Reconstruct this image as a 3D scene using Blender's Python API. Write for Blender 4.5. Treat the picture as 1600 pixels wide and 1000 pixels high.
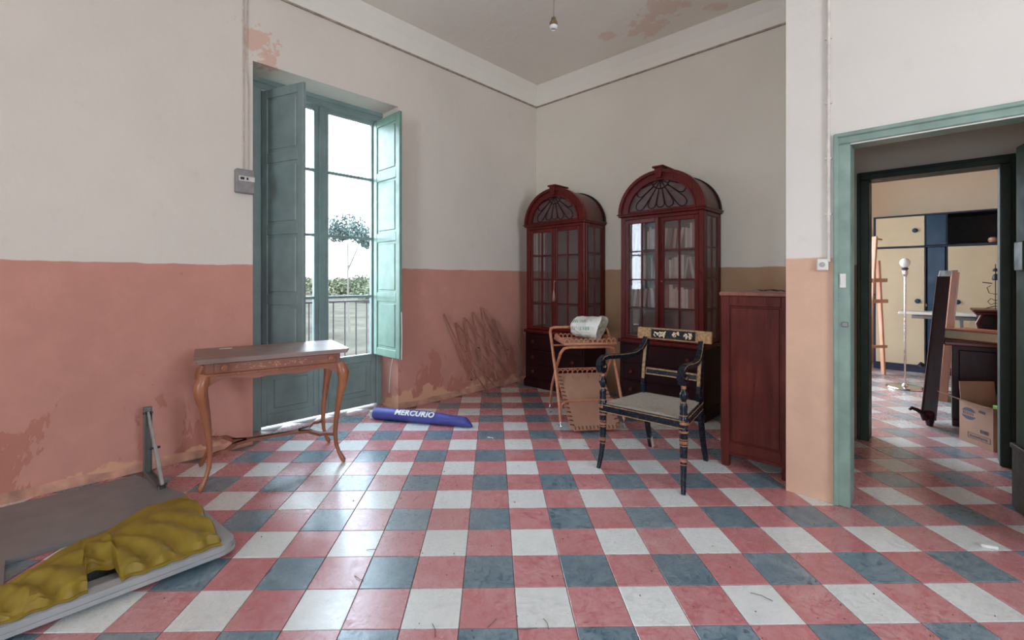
import bpy, bmesh, math, random
from mathutils import Vector, Matrix, noise as mnoise
R = math.radians
random.seed(7)
SC = bpy.context.scene
COL = SC.collection
for o in list(bpy.data.objects):
    bpy.data.objects.remove(o, do_unlink=True)

# ------------------------------------------------------------------ camera
# the frame of the room: x runs along the back wall to the right, y along the window wall away from the camera
YAW = 43.25
CA, SA = math.cos(R(YAW)), math.sin(R(YAW))
EYE, F, HY = 1.2, 717.0, 438.0
cam = bpy.data.cameras.new('camera'); camo = bpy.data.objects.new('camera', cam); COL.objects.link(camo)
camo.location = (0, 0, EYE); camo.rotation_euler = (R(90), 0, R(YAW))
cam.sensor_width = 36; cam.lens = 36*F/1600; cam.shift_y = (HY-500)/1600; cam.clip_end = 2000; cam.clip_start = .05
SC.camera = camo

# ------------------------------------------------------------------ world, exposure
w = bpy.data.worlds.new('sky'); SC.world = w; w.use_nodes = True
nt = w.node_tree; nt.nodes.clear()
wo = nt.nodes.new('ShaderNodeOutputWorld'); bg = nt.nodes.new('ShaderNodeBackground')
tc = nt.nodes.new('ShaderNodeTexCoord'); sx = nt.nodes.new('ShaderNodeSeparateXYZ')
rp = nt.nodes.new('ShaderNodeValToRGB')
rp.color_ramp.elements[0].position = 0.0; rp.color_ramp.elements[0].color = (.78, .89, 1, 1)
rp.color_ramp.elements[1].position = .8; rp.color_ramp.elements[1].color = (.62, .80, 1, 1)
nt.links.new(tc.outputs['Generated'], sx.inputs[0]); nt.links.new(sx.outputs[2], rp.inputs[0])
nt.links.new(rp.outputs[0], bg.inputs[0]); nt.links.new(bg.outputs[0], wo.inputs[0])
bg.inputs[1].default_value = 16.5
SC.view_settings.view_transform = 'Standard'; SC.view_settings.look = 'None'
SC.view_settings.gamma = 1; SC.view_settings.use_curve_mapping = False
SC.view_settings.exposure = -0.15
SC.cycles.max_bounces = 12; SC.cycles.diffuse_bounces = 7; SC.cycles.transparent_max_bounces = 24
SC.cycles.sample_clamp_indirect = 6

def portal(name, loc, rot, sx_, sy_):
    l = bpy.data.lights.new(name, 'AREA'); l.shape = 'RECTANGLE'; l.size = sx_; l.size_y = sy_
    l.cycles.is_portal = True
    o = bpy.data.objects.new(name, l); o.location = loc; o.rotation_euler = rot; COL.objects.link(o)

# ------------------------------------------------------------------ helpers
def cw(X, Y, z=0.0):            # metres right of / ahead of the camera -> room coordinates
    return Vector((CA*X-SA*Y, SA*X+CA*Y, z))
def fp(px, py, z=0.0):          # photograph pixel of a point at known height
    Y = F*(EYE-z)/(py-HY); return cw((px-800)/F*Y, Y, z)

MATS = {}
def nodes_of(m):
    m.use_nodes = True; t = m.node_tree; t.nodes.clear()
    out = t.nodes.new('ShaderNodeOutputMaterial'); p = t.nodes.new('ShaderNodeBsdfPrincipled')
    t.links.new(p.outputs[0], out.inputs[0]); return t, p, out
def N(t, kind, **kw):
    n = t.nodes.new(kind)
    for k, v in kw.items():
        if k in n.inputs: n.inputs[k].default_value = v
        else: setattr(n, k, v)
    return n
def noise(t, vec, scale, detail=4, rough=.55, dist=0.0):
    n = t.nodes.new('ShaderNodeTexNoise'); n.inputs['Scale'].default_value = scale
    n.inputs['Detail'].default_value = detail; n.inputs['Roughness'].default_value = rough; n.inputs['Distortion'].default_value = dist
    t.links.new(vec, n.inputs['Vector']); return n.outputs['Fac']
def math_(t, op, a, b=None, c=None, clamp=False):
    n = t.nodes.new('ShaderNodeMath'); n.operation = op; n.use_clamp = clamp
    for i, x in enumerate((a, b, c)):
        if x is None: continue
        if isinstance(x, (int, float)): n.inputs[i].default_value = x
        else: t.links.new(x, n.inputs[i])
    return n.outputs[0]
def rng(t, x, a, b, lo=0.0, hi=1.0):
    n = t.nodes.new('ShaderNodeMapRange'); n.inputs[1].default_value = a; n.inputs[2].default_value = b
    n.inputs[3].default_value = lo; n.inputs[4].default_value = hi; t.links.new(x, n.inputs[0]); return n.outputs[0]
def mix(t, fac, a, b, mode='MIX'):
    n = t.nodes.new('ShaderNodeMix'); n.data_type = 'RGBA'; n.blend_type = mode
    for i, x in ((0, fac), (6, a), (7, b)):
        if isinstance(x, (int, float)): n.inputs[i].default_value = x
        elif isinstance(x, (tuple, list)): n.inputs[i].default_value = tuple(x)+(1,) if len(x) == 3 else x
        else: t.links.new(x, n.inputs[i])
    return n.outputs[2]
def vmap(t, vec, scale=(1, 1, 1), loc=(0, 0, 0)):
    n = t.nodes.new('ShaderNodeMapping'); n.inputs['Scale'].default_value = scale; n.inputs['Location'].default_value = loc
    t.links.new(vec, n.inputs[0]); return n.outputs[0]
def bump(t, p, h, strength=.2, dist=.01):
    b = t.nodes.new('ShaderNodeBump'); b.inputs['Strength'].default_value = strength; b.inputs['Distance'].default_value = dist
    t.links.new(h, b.inputs['Height']); t.links.new(b.outputs[0], p.inputs['Normal'])

def m_plain(name, col, rough=.5, metal=0.0, var=.12, scale=18, spec=.5, bmp=.1):
    if name in MATS: return MATS[name]
    m = bpy.data.materials.new(name); t, p, o = nodes_of(m)
    tcn = t.nodes.new('ShaderNodeTexCoord'); v = tcn.outputs['Object']
    f = noise(t, v, scale, 5)
    dark = tuple(c*(1-var*1.6) for c in col); lite = tuple(min(1, c*(1+var)) for c in col)
    t.links.new(mix(t, rng(t, f, .3, .7), dark, lite), p.inputs['Base Color'])
    t.links.new(rng(t, noise(t, v, scale*2.3, 3), .3, .7, max(.03, rough-.08), min(1, rough+.08)), p.inputs['Roughness'])
    p.inputs['Metallic'].default_value = metal; p.inputs['Specular IOR Level'].default_value = spec
    if bmp: bump(t, p, f, bmp, .003)
    MATS[name] = m; return m

def m_wood(name, c1, c2, rough=.35, axis=2, grain=14, spec=.5, wear=None):
    if name in MATS: return MATS[name]
    m = bpy.data.materials.new(name); t, p, o = nodes_of(m)
    tcn = t.nodes.new('ShaderNodeTexCoord'); v = tcn.outputs['Object']
    s = [grain, grain, grain]; s[axis] = grain*.08
    g = noise(t, vmap(t, v, tuple(s)), 3.0, 7, .6, .6)
    big = noise(t, v, 2.5, 3)
    col = mix(t, rng(t, g, .3, .7), c1, c2)
    col = mix(t, rng(t, big, .3, .75), col, tuple(c*.62 for c in c1))
    if wear:
        wv = noise(t, v, 9, 8, .7)
        col = mix(t, rng(t, wv, .62, .70), col, wear)
    t.links.new(col, p.inputs['Base Color'])
    t.links.new(rng(t, g, .2, .8, rough-.08, rough+.1), p.inputs['Roughness'])
    p.inputs['Specular IOR Level'].default_value = spec
    bump(t, p, g, .15, .002)
    MATS[name] = m; return m

def m_wall(name, upper, dado=None, dado2=None, split=1.31, patches=(), peel=True, patchcol=(.66, .40, .31)):
    """painted plaster: upper colour, dado colour under the split height, damp and flaking areas"""
    m = bpy.data.materials.new(name); t, p, o = nodes_of(m)
    geo = t.nodes.new('ShaderNodeNewGeometry'); pos = geo.outputs['Position']
    sep = t.nodes.new('ShaderNodeSeparateXYZ'); t.links.new(pos, sep.inputs[0]); Z = sep.outputs[2]
    n1 = noise(t, pos, 1.1, 5, .6); n2 = noise(t, pos, 6, 8, .65); n3 = noise(t, vmap(t, pos, (1, 1, .5)), 3.2, 9, .68, .4)
    up = mix(t, rng(t, n1, .35, .7), upper, tuple(c*.93 for c in upper))
    up = mix(t, rng(t, n2, .60, .78, 0, .35), up, tuple(c*.78 for c in upper))
    if dado is None: col = up
    else:
        d = mix(t, rng(t, n1, .35, .68), dado, tuple(c*.86 for c in dado))
        d = mix(t, rng(t, n2, .45, .8, 0, .5), d, tuple(min(1, c*1.16) for c in dado))
        if peel:
            # old darker paint showing near the floor
            h = math_(t, 'ADD', n3, rng(t, Z, 0, .75, .095, -.085))
            d = mix(t, rng(t, h, .570, .582), d, tuple(c*k for c, k in zip(dado, (.82, .70, .66))))
            h2 = math_(t, 'ADD', noise(t, pos, 2.3, 9, .6), rng(t, Z, 0, .22, .19, -.12))
            d = mix(t, rng(t, h2, .62, .635), d, (.66, .36, .23))
        zz = math_(t, 'ADD', Z, rng(t, noise(t, pos, 5, 3), .3, .7, -.006, .006))
        col = mix(t, rng(t, zz, split-.004, split+.004), d, up)
    for (c, r_, seed) in patches:
        vn = t.nodes.new('ShaderNodeVectorMath'); vn.operation = 'DISTANCE'
        t.links.new(pos, vn.inputs[0]); vn.inputs[1].default_value = c
        dd = math_(t, 'ADD', math_(t, 'DIVIDE', vn.outputs['Value'], r_), rng(t, noise(t, vmap(t, pos, (1, 1, 1), (seed, seed, 0)), 7, 7, .65), .3, .7, -.75, .75))
        col = mix(t, rng(t, dd, .66, .72, .75, 0), col, patchcol)
    t.links.new(col, p.inputs['Base Color'])
    p.inputs['Roughness'].default_value = .82; p.inputs['Specular IOR Level'].default_value = .25
    bump(t, p, math_(t, 'ADD', math_(t, 'MULTIPLY', n1, 2.0), n3), .35, .02)
    return m

def m_tile(name, base, light, dark):
    m = bpy.data.materials.new(name); t, p, o = nodes_of(m)
    geo = t.nodes.new('ShaderNodeNewGeometry'); pos = geo.outputs['Position']
    oi = t.nodes.new('ShaderNodeObjectInfo'); rnd = oi.outputs['Random']
    off = t.nodes.new('ShaderNodeVectorMath'); off.operation = 'ADD'
    cb = t.nodes.new('ShaderNodeCombineXYZ'); t.links.new(math_(t, 'MULTIPLY', rnd, 37.0), cb.inputs[2]); 
    t.links.new(pos, off.inputs[0]); t.links.new(cb.outputs[0], off.inputs[1]); v = off.outputs[0]
    a = noise(t, v, 7, 6, .62, 1.6); b = noise(t, v, 22, 6, .6, 2.2); c = noise(t, pos, 1.2, 4)
    col = mix(t, rng(t, a, .34, .66), base, light)
    col = mix(t, rng(t, b, .50, .68, 0, .85), col, dark)
    col = mix(t, rng(t, rnd, 0, 1, 0, .30), col, dark)
    col = mix(t, rng(t, c, .45, .72, 0, .28), col, (.36, .31, .27))       # dust
    sy = t.nodes.new('ShaderNodeSeparateXYZ'); t.links.new(pos, sy.inputs[0])
    col = mix(t, rng(t, math_(t, 'ADD', sy.outputs[1], c), 4.2, 5.6, 0, .45), col, (.44, .40, .38))       # paler and greyer towards the far room
    sp = noise(t, pos, 60, 2); col = mix(t, rng(t, sp, .74, .76), col, (.07, .06, .05))
    t.links.new(col, p.inputs['Base Color'])
    rr = math_(t, 'ADD', rng(t, b, .3, .7, .17, .31), rng(t, c, .4, .7, 0, .10))
    t.links.new(rr, p.inputs['Roughness']); p.inputs['Specular IOR Level'].default_value = .85
    bump(t, p, math_(t, 'ADD', b, a), .10, .0035)
    return m

def m_glass(name, tint=(.97, .98, .98), base=.05, haze=0.0):
    m = bpy.data.materials.new(name); m.use_nodes = True; t = m.node_tree; t.nodes.clear()
    out = t.nodes.new('ShaderNodeOutputMaterial'); tr = t.nodes.new('ShaderNodeBsdfTransparent'); gl = t.nodes.new('ShaderNodeBsdfGlossy')
    tr.inputs[0].default_value = tint+(1,); gl.inputs['Roughness'].default_value = .02
    lw = t.nodes.new('ShaderNodeLayerWeight'); f = math_(t, 'POWER', lw.outputs['Facing'], 4.0)
    f = math_(t, 'MULTIPLY_ADD', f, .7, base)
    mx = t.nodes.new('ShaderNodeMixShader'); t.links.new(f, mx.inputs[0]); t.links.new(tr.outputs[0], mx.inputs[1]); t.links.new(gl.outputs[0], mx.inputs[2])
    last = mx
    if haze:
        df = t.nodes.new('ShaderNodeBsdfDiffuse'); df.inputs[0].default_value = (.55, .5, .48, 1)
        m2 = t.nodes.new('ShaderNodeMixShader'); m2.inputs[0].default_value = haze
        t.links.new(mx.outputs[0], m2.inputs[1]); t.links.new(df.outputs[0], m2.inputs[2]); last = m2
    t.links.new(last.outputs[0], out.inputs[0]); MATS[name] = m; return m

class MB:
    def __init__(s): s.bm = bmesh.new()
    def box(s, lo, hi, mat=None):
        vs = [s.bm.verts.new(Vector((x, y, z))) for z in (lo[2], hi[2]) for y in (lo[1], hi[1]) for x in (lo[0], hi[0])]
        if mat is not None:
            for v in vs: v.co = mat @ v.co
        for f in ((0, 2, 3, 1), (4, 5, 7, 6), (0, 1, 5, 4), (1, 3, 7, 5), (3, 2, 6, 7), (2, 0, 4, 6)):
            s.bm.faces.new([vs[i] for i in f])
        return s
    def bbox(s, lo, hi, b=.004, mat=None, seg=1):      # bevelled box
        n0 = len(s.bm.verts); m = MB(); m.box(lo, hi)
        bmesh.ops.bevel(m.bm, geom=list(m.bm.edges), offset=b, segments=seg, affect='EDGES', profile=.5)
        s.merge(m, mat); return s
    def merge(s, m, mat=None):
        if mat is not None: m.bm.transform(mat)
        me = bpy.data.meshes.new('tmp'); m.bm.to_mesh(me); s.bm.from_mesh(me); bpy.data.meshes.remove(me); m.bm.free(); return s
    def bar(s, a, b, wx, wy, up=(0, 0, 1)):            # rectangular bar from a to b
        a, b = Vector(a), Vector(b); d = (b-a); L = d.length; d.normalize(); up = Vector(up)
        if abs(d.dot(up)) > .99: up = Vector((0, 1, 0))
        x = d.cross(up).normalized(); y = x.cross(d).normalized()
        M = Matrix(((x.x, y.x, d.x, a.x), (x.y, y.y, d.y, a.y), (x.z, y.z, d.z, a.z), (0, 0, 0, 1)))
        return s.bbox((-wx/2, -wy/2, 0), (wx/2, wy/2, L), min(wx, wy)*.18, M)
    def tube(s, pts, r, n=8, cap=True, sx=1.0, closed=False, up=(0, 0, 1)):
        pts = [Vector(p) for p in pts]; k = len(pts)
        if not isinstance(r, (list, tuple)): r = [r]*k
        rings = []; prev = None
        for i, p in enumerate(pts):
            if closed: d = pts[(i+1) % k]-pts[i-1]
            else: d = (pts[min(i+1, k-1)]-pts[max(i-1, 0)])
            d.normalize()
            if prev is None:
                u_ = Vector(up)
                if abs(d.dot(u_)) > .95: u_ = Vector((1, 0, 0))
                x = d.cross(u_).normalized()
            else:
                x = (prev-d*prev.dot(d)).normalized()
            prev = x; y = d.cross(x).normalized()
            rings.append([s.bm.verts.new(p+(x*math.cos(2*math.pi*j/n)*sx+y*math.sin(2*math.pi*j/n))*r[i]) for j in range(n)])
        m = k if closed else k-1
        for i in range(m):
            A, B = rings[i], rings[(i+1) % k]
            for j in range(n):
                s.bm.faces.new((A[j], A[(j+1) % n], B[(j+1) % n], B[j]))
        if cap and not closed:
            s.bm.faces.new(rings[0][::-1]); s.bm.faces.new(rings[-1])
        return s
    def lathe(s, prof, mat=None, n=16):                # profile of (radius, height)
        rings = []
        for r_, z in prof:
            rings.append([s.bm.verts.new(Vector((max(r_, 1e-5)*math.cos(2*math.pi*j/n), max(r_, 1e-5)*math.sin(2*math.pi*j/n), z))) for j in range(n)])
        for i in range(len(rings)-1):
            for j in range(n): s.bm.faces.new((rings[i][j], rings[i][(j+1) % n], rings[i+1][(j+1) % n], rings[i+1][j]))
        s.bm.faces.new(rings[0][::-1]); s.bm.faces.new(rings[-1])
        if mat is not None:
            for rg in rings:
                for v in rg: v.co = mat @ v.co
        return s
    def prism(s, poly, h0, h1, axes='xy', mat=None):   # polygon extruded along the third axis
        def P(a, b, c):
            v = {'xy': (a, b, c), 'xz': (a, c, b), 'yz': (c, a, b)}[axes]; v = Vector(v)
            return mat @ v if mat is not None else v
        A = [s.bm.verts.new(P(a, b, h0)) for a, b in poly]; B = [s.bm.verts.new(P(a, b, h1)) for a, b in poly]
        k = len(poly); s.bm.faces.new(A[::-1]); s.bm.faces.new(B)
        for i in range(k): s.bm.faces.new((A[i], A[(i+1) % k], B[(i+1) % k], B[i]))
        return s
    def strip(s, outer, inner, h0, h1, axes='xz', closed=False):   # band between two polylines, extruded
        k = len(outer)
        rng_ = range(k if closed else k-1)
        def P(q, c):
            a, b = q; return Vector({'xy': (a, b, c), 'xz': (a, c, b), 'yz': (c, a, b)}[axes])
        V = [[s.bm.verts.new(P(q, h)) for q in L] for L in (outer, inner) for h in (h0, h1)]
        o0, o1, i0, i1 = V
        for i in rng_:
            j = (i+1) % k
            for a, b in ((o0, o1), (o1, i1), (i1, i0), (i0, o0)):
                s.bm.faces.new((a[i], a[j], b[j], b[i]))
        if not closed:
            for i in (0, k-1): s.bm.faces.new((o0[i], o1[i], i1[i], i0[i]))
        return s
    def mesh(s, name, mat, smooth=False):
        bmesh.ops.recalc_face_normals(s.bm, faces=list(s.bm.faces))
        me = bpy.data.meshes.new(name); s.bm.to_mesh(me); s.bm.free()
        if isinstance(mat, (list, tuple)):
            for x in mat: me.materials.append(x)
        else: me.materials.append(mat)
        if smooth:
            me.polygons.foreach_set('use_smooth', [True]*len(me.polygons))
            try: me.set_sharp_from_angle(angle=R(40))
            except Exception: pass
        return me
    def obj(s, name, mat, parent=None, smooth=False, loc=None):
        return link(name, s.mesh(name, mat, smooth), parent, loc)
def link(name, me, parent=None, loc=None, rot=None):
    o = bpy.data.objects.new(name, me); COL.objects.link(o)
    if parent is not None: o.parent = parent
    if loc is not None: o.location = loc
    if rot is not None: o.rotation_euler = rot
    return o
def thing(name, label, cat, loc=(0, 0, 0), rotz=0.0, group=None):
    o = bpy.data.objects.new(name, None); COL.objects.link(o); o.empty_display_size = .1
    o.location = loc; o.rotation_euler = (0, 0, rotz); o['label'] = label; o['category'] = cat
    if group: o['group'] = group
    return o
def tag(o, label=None, cat=None, group=None, kind=None):
    for k, v in (('label', label), ('category', cat), ('group', group), ('kind', kind)):
        if v: o[k] = v
    return o
def struct(o): o['kind'] = 'structure'; return o
def wall_panel(mb, axis, at0, at1, a0, a1, z0, z1, holes=()):
    """wall slab with rectangular holes. axis 'x': slab between x=at0..at1, running in y from a0 to a1"""
    cuts = sorted(holes); cur = a0
    def B(p, q, lo, hi):
        if q-p < 1e-5 or hi-lo < 1e-5: return
        if axis == 'x': mb.box((at0, p, lo), (at1, q, hi))
        else: mb.box((p, at0, lo), (q, at1, hi))
    for (h0, h1, hz0, hz1) in cuts:
        B(cur, h0, z0, z1); B(h0, h1, z0, hz0); B(h0, h1, hz1, z1); cur = h1
    B(cur, a1, z0, z1); return mb

# ------------------------------------------------------------------ dimensions
WL, WB, WD, PIER = -3.689, 4.363, 2.98, -.656
WR, WF = 2.6, -4.2
CEIL = 3.56; COR = 3.35
WIN0, WIN1, WINZ = 1.148, 2.378, 2.81
R3B, R3L, R3R = 8.55, -1.5, 3.0

white_up = (.70, .645, .57)
M_left = m_wall('paint_left', white_up, (.57, .275, .215), patches=[((WL, 1.17, 2.97), .16, 3), ((WL, 1.27, 2.86), .10, 9)])
M_back = m_wall('paint_back', (.73, .69, .595), (.44, .28, .17), split=1.315, peel=False, patches=[((-1.75, WB, 1.98), .10, 5)], patchcol=(.66, .45, .36))
M_door = m_wall('paint_door', (.70, .66, .60), (.64, .41, .29), split=1.325, peel=False)
M_room3 = m_wall('paint_far', (.86, .70, .54), (.60, .29, .22), split=1.25, peel=False)
c1, c2, c3 = fp(1010, 42, CEIL), fp(1040, 12, CEIL), fp(945, 55, CEIL)
M_ceil = m_wall('paint_ceiling', (.80, .77, .69), patches=[(tuple(c1), .22, 1), (tuple(c2), .24, 4), (tuple(c3), .12, 8), (tuple(fp(1120, 12, CEIL)), .10, 12)], patchcol=(.72, .56, .46))
M_green = m_plain('green_paint', (.22, .315, .26), .38, var=.14, scale=7)
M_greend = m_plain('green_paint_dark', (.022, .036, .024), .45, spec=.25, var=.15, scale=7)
M_teal = m_plain('blue_green_paint', (.215, .285, .275), .36, var=.10, scale=6)
M_mah = m_wood('mahogany', (.095, .008, .008), (.165, .018, .013), .30, spec=.28)
M_mahd = m_wood('dark_mahogany', (.020, .004, .006), (.040, .008, .009), .40, spec=.2)
M_red = m_wood('red_brown_wood', (.075, .012, .010), (.16, .030, .018), .32, grain=10, spec=.28)
M_oak = m_wood('orange_walnut', (.24, .085, .052), (.36, .14, .085), .34, axis=0)
M_oakz = m_wood('orange_walnut_legs', (.34, .12, .055), (.44, .17, .085), .30, axis=2)
M_glass = m_glass('clear_glass')
M_glassc = m_glass('bookcase_glass', (.93, .90, .90), .055, .05)
M_metal = m_plain('grey_metal', (.22, .22, .21), .45, .6, var=.1)
M_chrome = m_plain('chrome', (.6, .6, .6), .18, 1.0, var=.05, bmp=0)
M_iron = m_plain('dark_iron', (.03, .03, .035), .5, .5, var=.1)
M_black = m_plain('black_lacquer', (.006, .010, .018), .25, var=.3, scale=25, spec=.35)
M_gold = m_plain('worn_gilding', (.36, .22, .10), .45, .2, var=.35, scale=60)
M_plastic = m_plain('white_plastic', (.70, .68, .63), .4, var=.04)
M_paper = m_plain('paper', (.72, .70, .64), .7, var=.05)

# ------------------------------------------------------------------ structure: walls
T = .45
struct(wall_panel(MB(), 'x', WL-T, WL, WF-.2, WB+.12, 0, CEIL+.3, [(-3.4, -2.4, 0, WINZ), (WIN0, WIN1, 0, WINZ)]).obj('wall_left', M_left))
O2L, O2R, O2Z = -.406, .264, 1.95
struct(wall_panel(MB(), 'y', WB, WB+.12, WL, WR+.2, 0, CEIL+.3, [(O2L-.05, O2R+.05, 0, O2Z+.05)]).obj('wall_back', M_back))
O1L, O1R, O1Z = -.357, .40, 1.92
struct(wall_panel(MB(), 'y', WD, WD+.13, PIER, WR, 0, CEIL+.3, [(O1L-.05, O1R+.05, 0, O1Z+.04)]).obj('wall_door', M_door))
struct(MB().box((PIER, WD+.13, 0), (-.50, WB, CEIL+.3)).obj('wall_partition', M_door))
struct(MB().box((.62, WD+.13, 0), (.74, WB, CEIL+.3)).obj('wall_vestibule', M_door))
# behind and beside the camera: unseen openings added to fill the room with daylight
struct(wall_panel(MB(), 'y', WF-.2, WF, WL-T, WR+.2, 0, CEIL+.3, [(-.3, 1.1, .3, 2.8)]).obj('wall_front', M_left))
struct(wall_panel(MB(), 'x', WR, WR+.2, WF-.2, R3B, 0, CEIL+.3, [(.2, 1.5, 1.0, 2.7)]).obj('wall_right', M_left))
struct(wall_panel(MB(), 'x', R3L-.3, R3L, WB+.12, R3B, 0, CEIL+.3, [(5.0, 7.6, .3, 2.9)]).obj('wall_far_left', M_room3))
struct(MB().box((R3L-.3, R3B, 0), (WR+.2, R3B+.2, CEIL+.3)).obj('wall_far_back', M_room3))
struct(MB().box((WL-T, WF-.2, CEIL), (WR+.2, R3B+.2, CEIL+.25)).obj('ceiling', M_ceil))

portal('portal_window', (WL-T-.02, (WIN0+WIN1)/2, WINZ/2), (0, R(-90), 0), WINZ, WIN1-WIN0)
portal('portal_behind', (WL-T-.02, -2.9, WINZ/2), (0, R(-90), 0), WINZ, 1.0)
portal('portal_behind_right', (.4, WF-.22, 1.55), (R(90), 0, 0), 1.4, 2.5)
portal('portal_right', (WR+.22, .85, 1.85), (0, R(90), 0), 1.7, 1.3)
portal('portal_far_room', (R3L-.32, 6.3, 1.6), (0, R(-90), 0), 2.6, 2.6)

# coved cornice with a thin picture rail
def cove_profile(y0, sgn):
    return [(y0, COR), (y0+sgn*.012, COR), (y0+sgn*.02, COR+.05), (y0+sgn*.045, COR+.12), (y0+sgn*.085, CEIL-.03), (y0+sgn*.11, CEIL+.002), (y0, CEIL+.002)]
struct(MB().prism([(a, b) for a, b in cove_profile(WL, 1)], WF, WB, 'xz').obj('trim_1', M_ceil))
struct(MB().prism([(a, b) for a, b in cove_profile(WB, -1)], WL, PIER, 'yz').obj('trim_2', M_ceil))
M_rail = m_plain('dusty_rail', (.36, .29, .23), .7, var=.25)
struct(MB().bbox((WL, WF, COR-.012), (WL+.016, WB, COR+.004), .003).obj('trim_3', M_rail))
struct(MB().bbox((WL, WB-.016, COR-.012), (PIER, WB, COR+.004), .003).obj('trim_4', M_rail))
# rough plaster fillet along the foot of the window wall
def fillet(y0, y1, name):
    mb = MB(); n = max(2, int((y1-y0)/.05)); rows = []
    for i in range(n+1):
        y = y0+(y1-y0)*i/n; w_ = .022+.022*mnoise.noise(Vector((y*3, 1, 2)))+.01*mnoise.noise(Vector((y*14, 3, 2)))
        w_ = max(.008, w_); h_ = .05+.025*mnoise.noise(Vector((y*4, 7, 2)))
        rows.append([mb.bm.verts.new(q) for q in ((WL, y, -.001), (WL+w_, y, -.001), (WL+w_*.55, y, h_*.5), (WL, y, h_))])
    for a, b in zip(rows, rows[1:]):
        for j in range(3): mb.bm.faces.new((a[j], a[j+1], b[j+1], b[j]))
    return struct(mb.obj(name, m_plain('bare_plaster', (.52, .27, .19), .9, var=.25, scale=9, bmp=.4), smooth=True))
fillet(WF, WIN0, 'baseboard_left'); fillet(WIN1, WB, 'baseboard_left_far')

# ------------------------------------------------------------------ floor of cement tiles
M_grout = m_plain('grout', (.20, .16, .14), .85, var=.2)
M_tw = m_tile('tile_white', (.74, .76, .72), (.80, .81, .78), (.56, .55, .52))
M_tp = m_tile('tile_pink', (.52, .20, .205), (.60, .31, .31), (.44, .095, .10))
M_tb = m_tile('tile_blue', (.14, .215, .26), (.25, .32, .35), (.035, .08, .12))
floor = struct(MB().box((WL-T, WF-.2, -.2), (WR+.2, R3B+.2, -.004)).obj('floor', M_grout))
fa, fb, fo = (.2022, .0032), (.0086, -.2088), (-.007, 2.2129)
def tcam(i, j): return (fa[0]*i+fb[0]*j+fo[0], fa[1]*i+fb[1]*j+fo[1])
cells = []
for i in range(-40, 46):
    for j in range(-48, 28):
        X, Y = tcam(i+.5, j+.5); c = cw(X, Y)
        if not (WL-.30 < c.x < WR+.05 and WF-.05 < c.y < R3B+.05): continue
        if c.x < WL-.02 and not (WIN0 < c.y < WIN1): continue
        if c.y > WB+.05 and c.x < R3L-.1: continue
        inv = False
        if Y > .35:
            px = 800+F*X/Y; py = HY+F*EYE/Y
            inv = -40 < px < 1640 and py < 1050
        # seen: in the main room, or through the two doorways
        seen = inv and ((c.y < WD+.05 or (c.x < PIER and c.y < WB)) or (px > 1290))
        if seen and c.y > WB and c.x > 1.0: seen = False
        cells.append((1.0/Y**3 if seen else 0, i, j, X, Y))
cells.sort(reverse=True)
def tile_mesh(mat, name):
    mb = MB(); g = .0016
    e = [Vector((fa[0], fa[1], 0)), Vector((fb[0], fb[1], 0))]
    e = [cw(a.x, a.y) for a in e]
    def C(s, t_, z, k):
        return e[0]*(s*(.5-k))+e[1]*(t_*(.5-k))+Vector((0, 0, z))
    top = [mb.bm.verts.new(C(s, t_, 0, .014)) for s, t_ in ((-1, -1), (1, -1), (1, 1), (-1, 1))]
    mid = [mb.bm.verts.new(C(s, t_, -.0011, .0075)) for s, t_ in ((-1, -1), (1, -1), (1, 1), (-1, 1))]
    bot = [mb.bm.verts.new(C(s, t_, -.006, .0075)) for s, t_ in ((-1, -1), (1, -1), (1, 1), (-1, 1))]
    mb.bm.faces.new(top)
    for A, B in ((top, mid), (mid, bot)):
        for q in range(4): mb.bm.faces.new((A[q], A[(q+1) % 4], B[(q+1) % 4], B[q]))
    return mb
TM = {k: tile_mesh(m, n).mesh(n, m) for k, m, n in (('w', M_tw, 'tile'), ('p', M_tp, 'tile'), ('b', M_tb, 'tile'))}
def tkind(i, j): return 'w' if i % 2 == 0 and j % 2 == 0 else ('b' if i % 2 and j % 2 else 'p')
rest = {'w': MB(), 'p': MB(), 'b': MB()}
restbm = bmesh.new()
mi = {'w': 0, 'p': 1, 'b': 2}
for n_, (s_, i, j, X, Y) in enumerate(cells):
    c = cw(X, Y); k = tkind(i, j)
    z = random.uniform(-.0007, 0); rx, ry = random.gauss(0, .0016), random.gauss(0, .0016)
    if n_ < 300 and s_ > 0:
        o = link('tile', TM[k], floor, (c.x, c.y, z), (rx, ry, 0))
    else:
        M = Matrix.Translation((c.x, c.y, z)) @ Matrix.Rotation(rx, 4, 'X') @ Matrix.Rotation(ry, 4, 'Y')
        f0 = len(restbm.faces); restbm.from_mesh(TM[k]); restbm.faces.ensure_lookup_table()
        vs = set()
        for f in restbm.faces[f0:]:
            f.material_index = mi[k]; vs.update(f.verts)
        for v in vs: v.co = M @ v.co
me = bpy.data.meshes.new('distant_tiles'); restbm.to_mesh(me); restbm.free()
for m in (M_tw, M_tp, M_tb): me.materials.append(m)
tag(link('distant_tiles', me, floor), kind='stuff')

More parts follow.
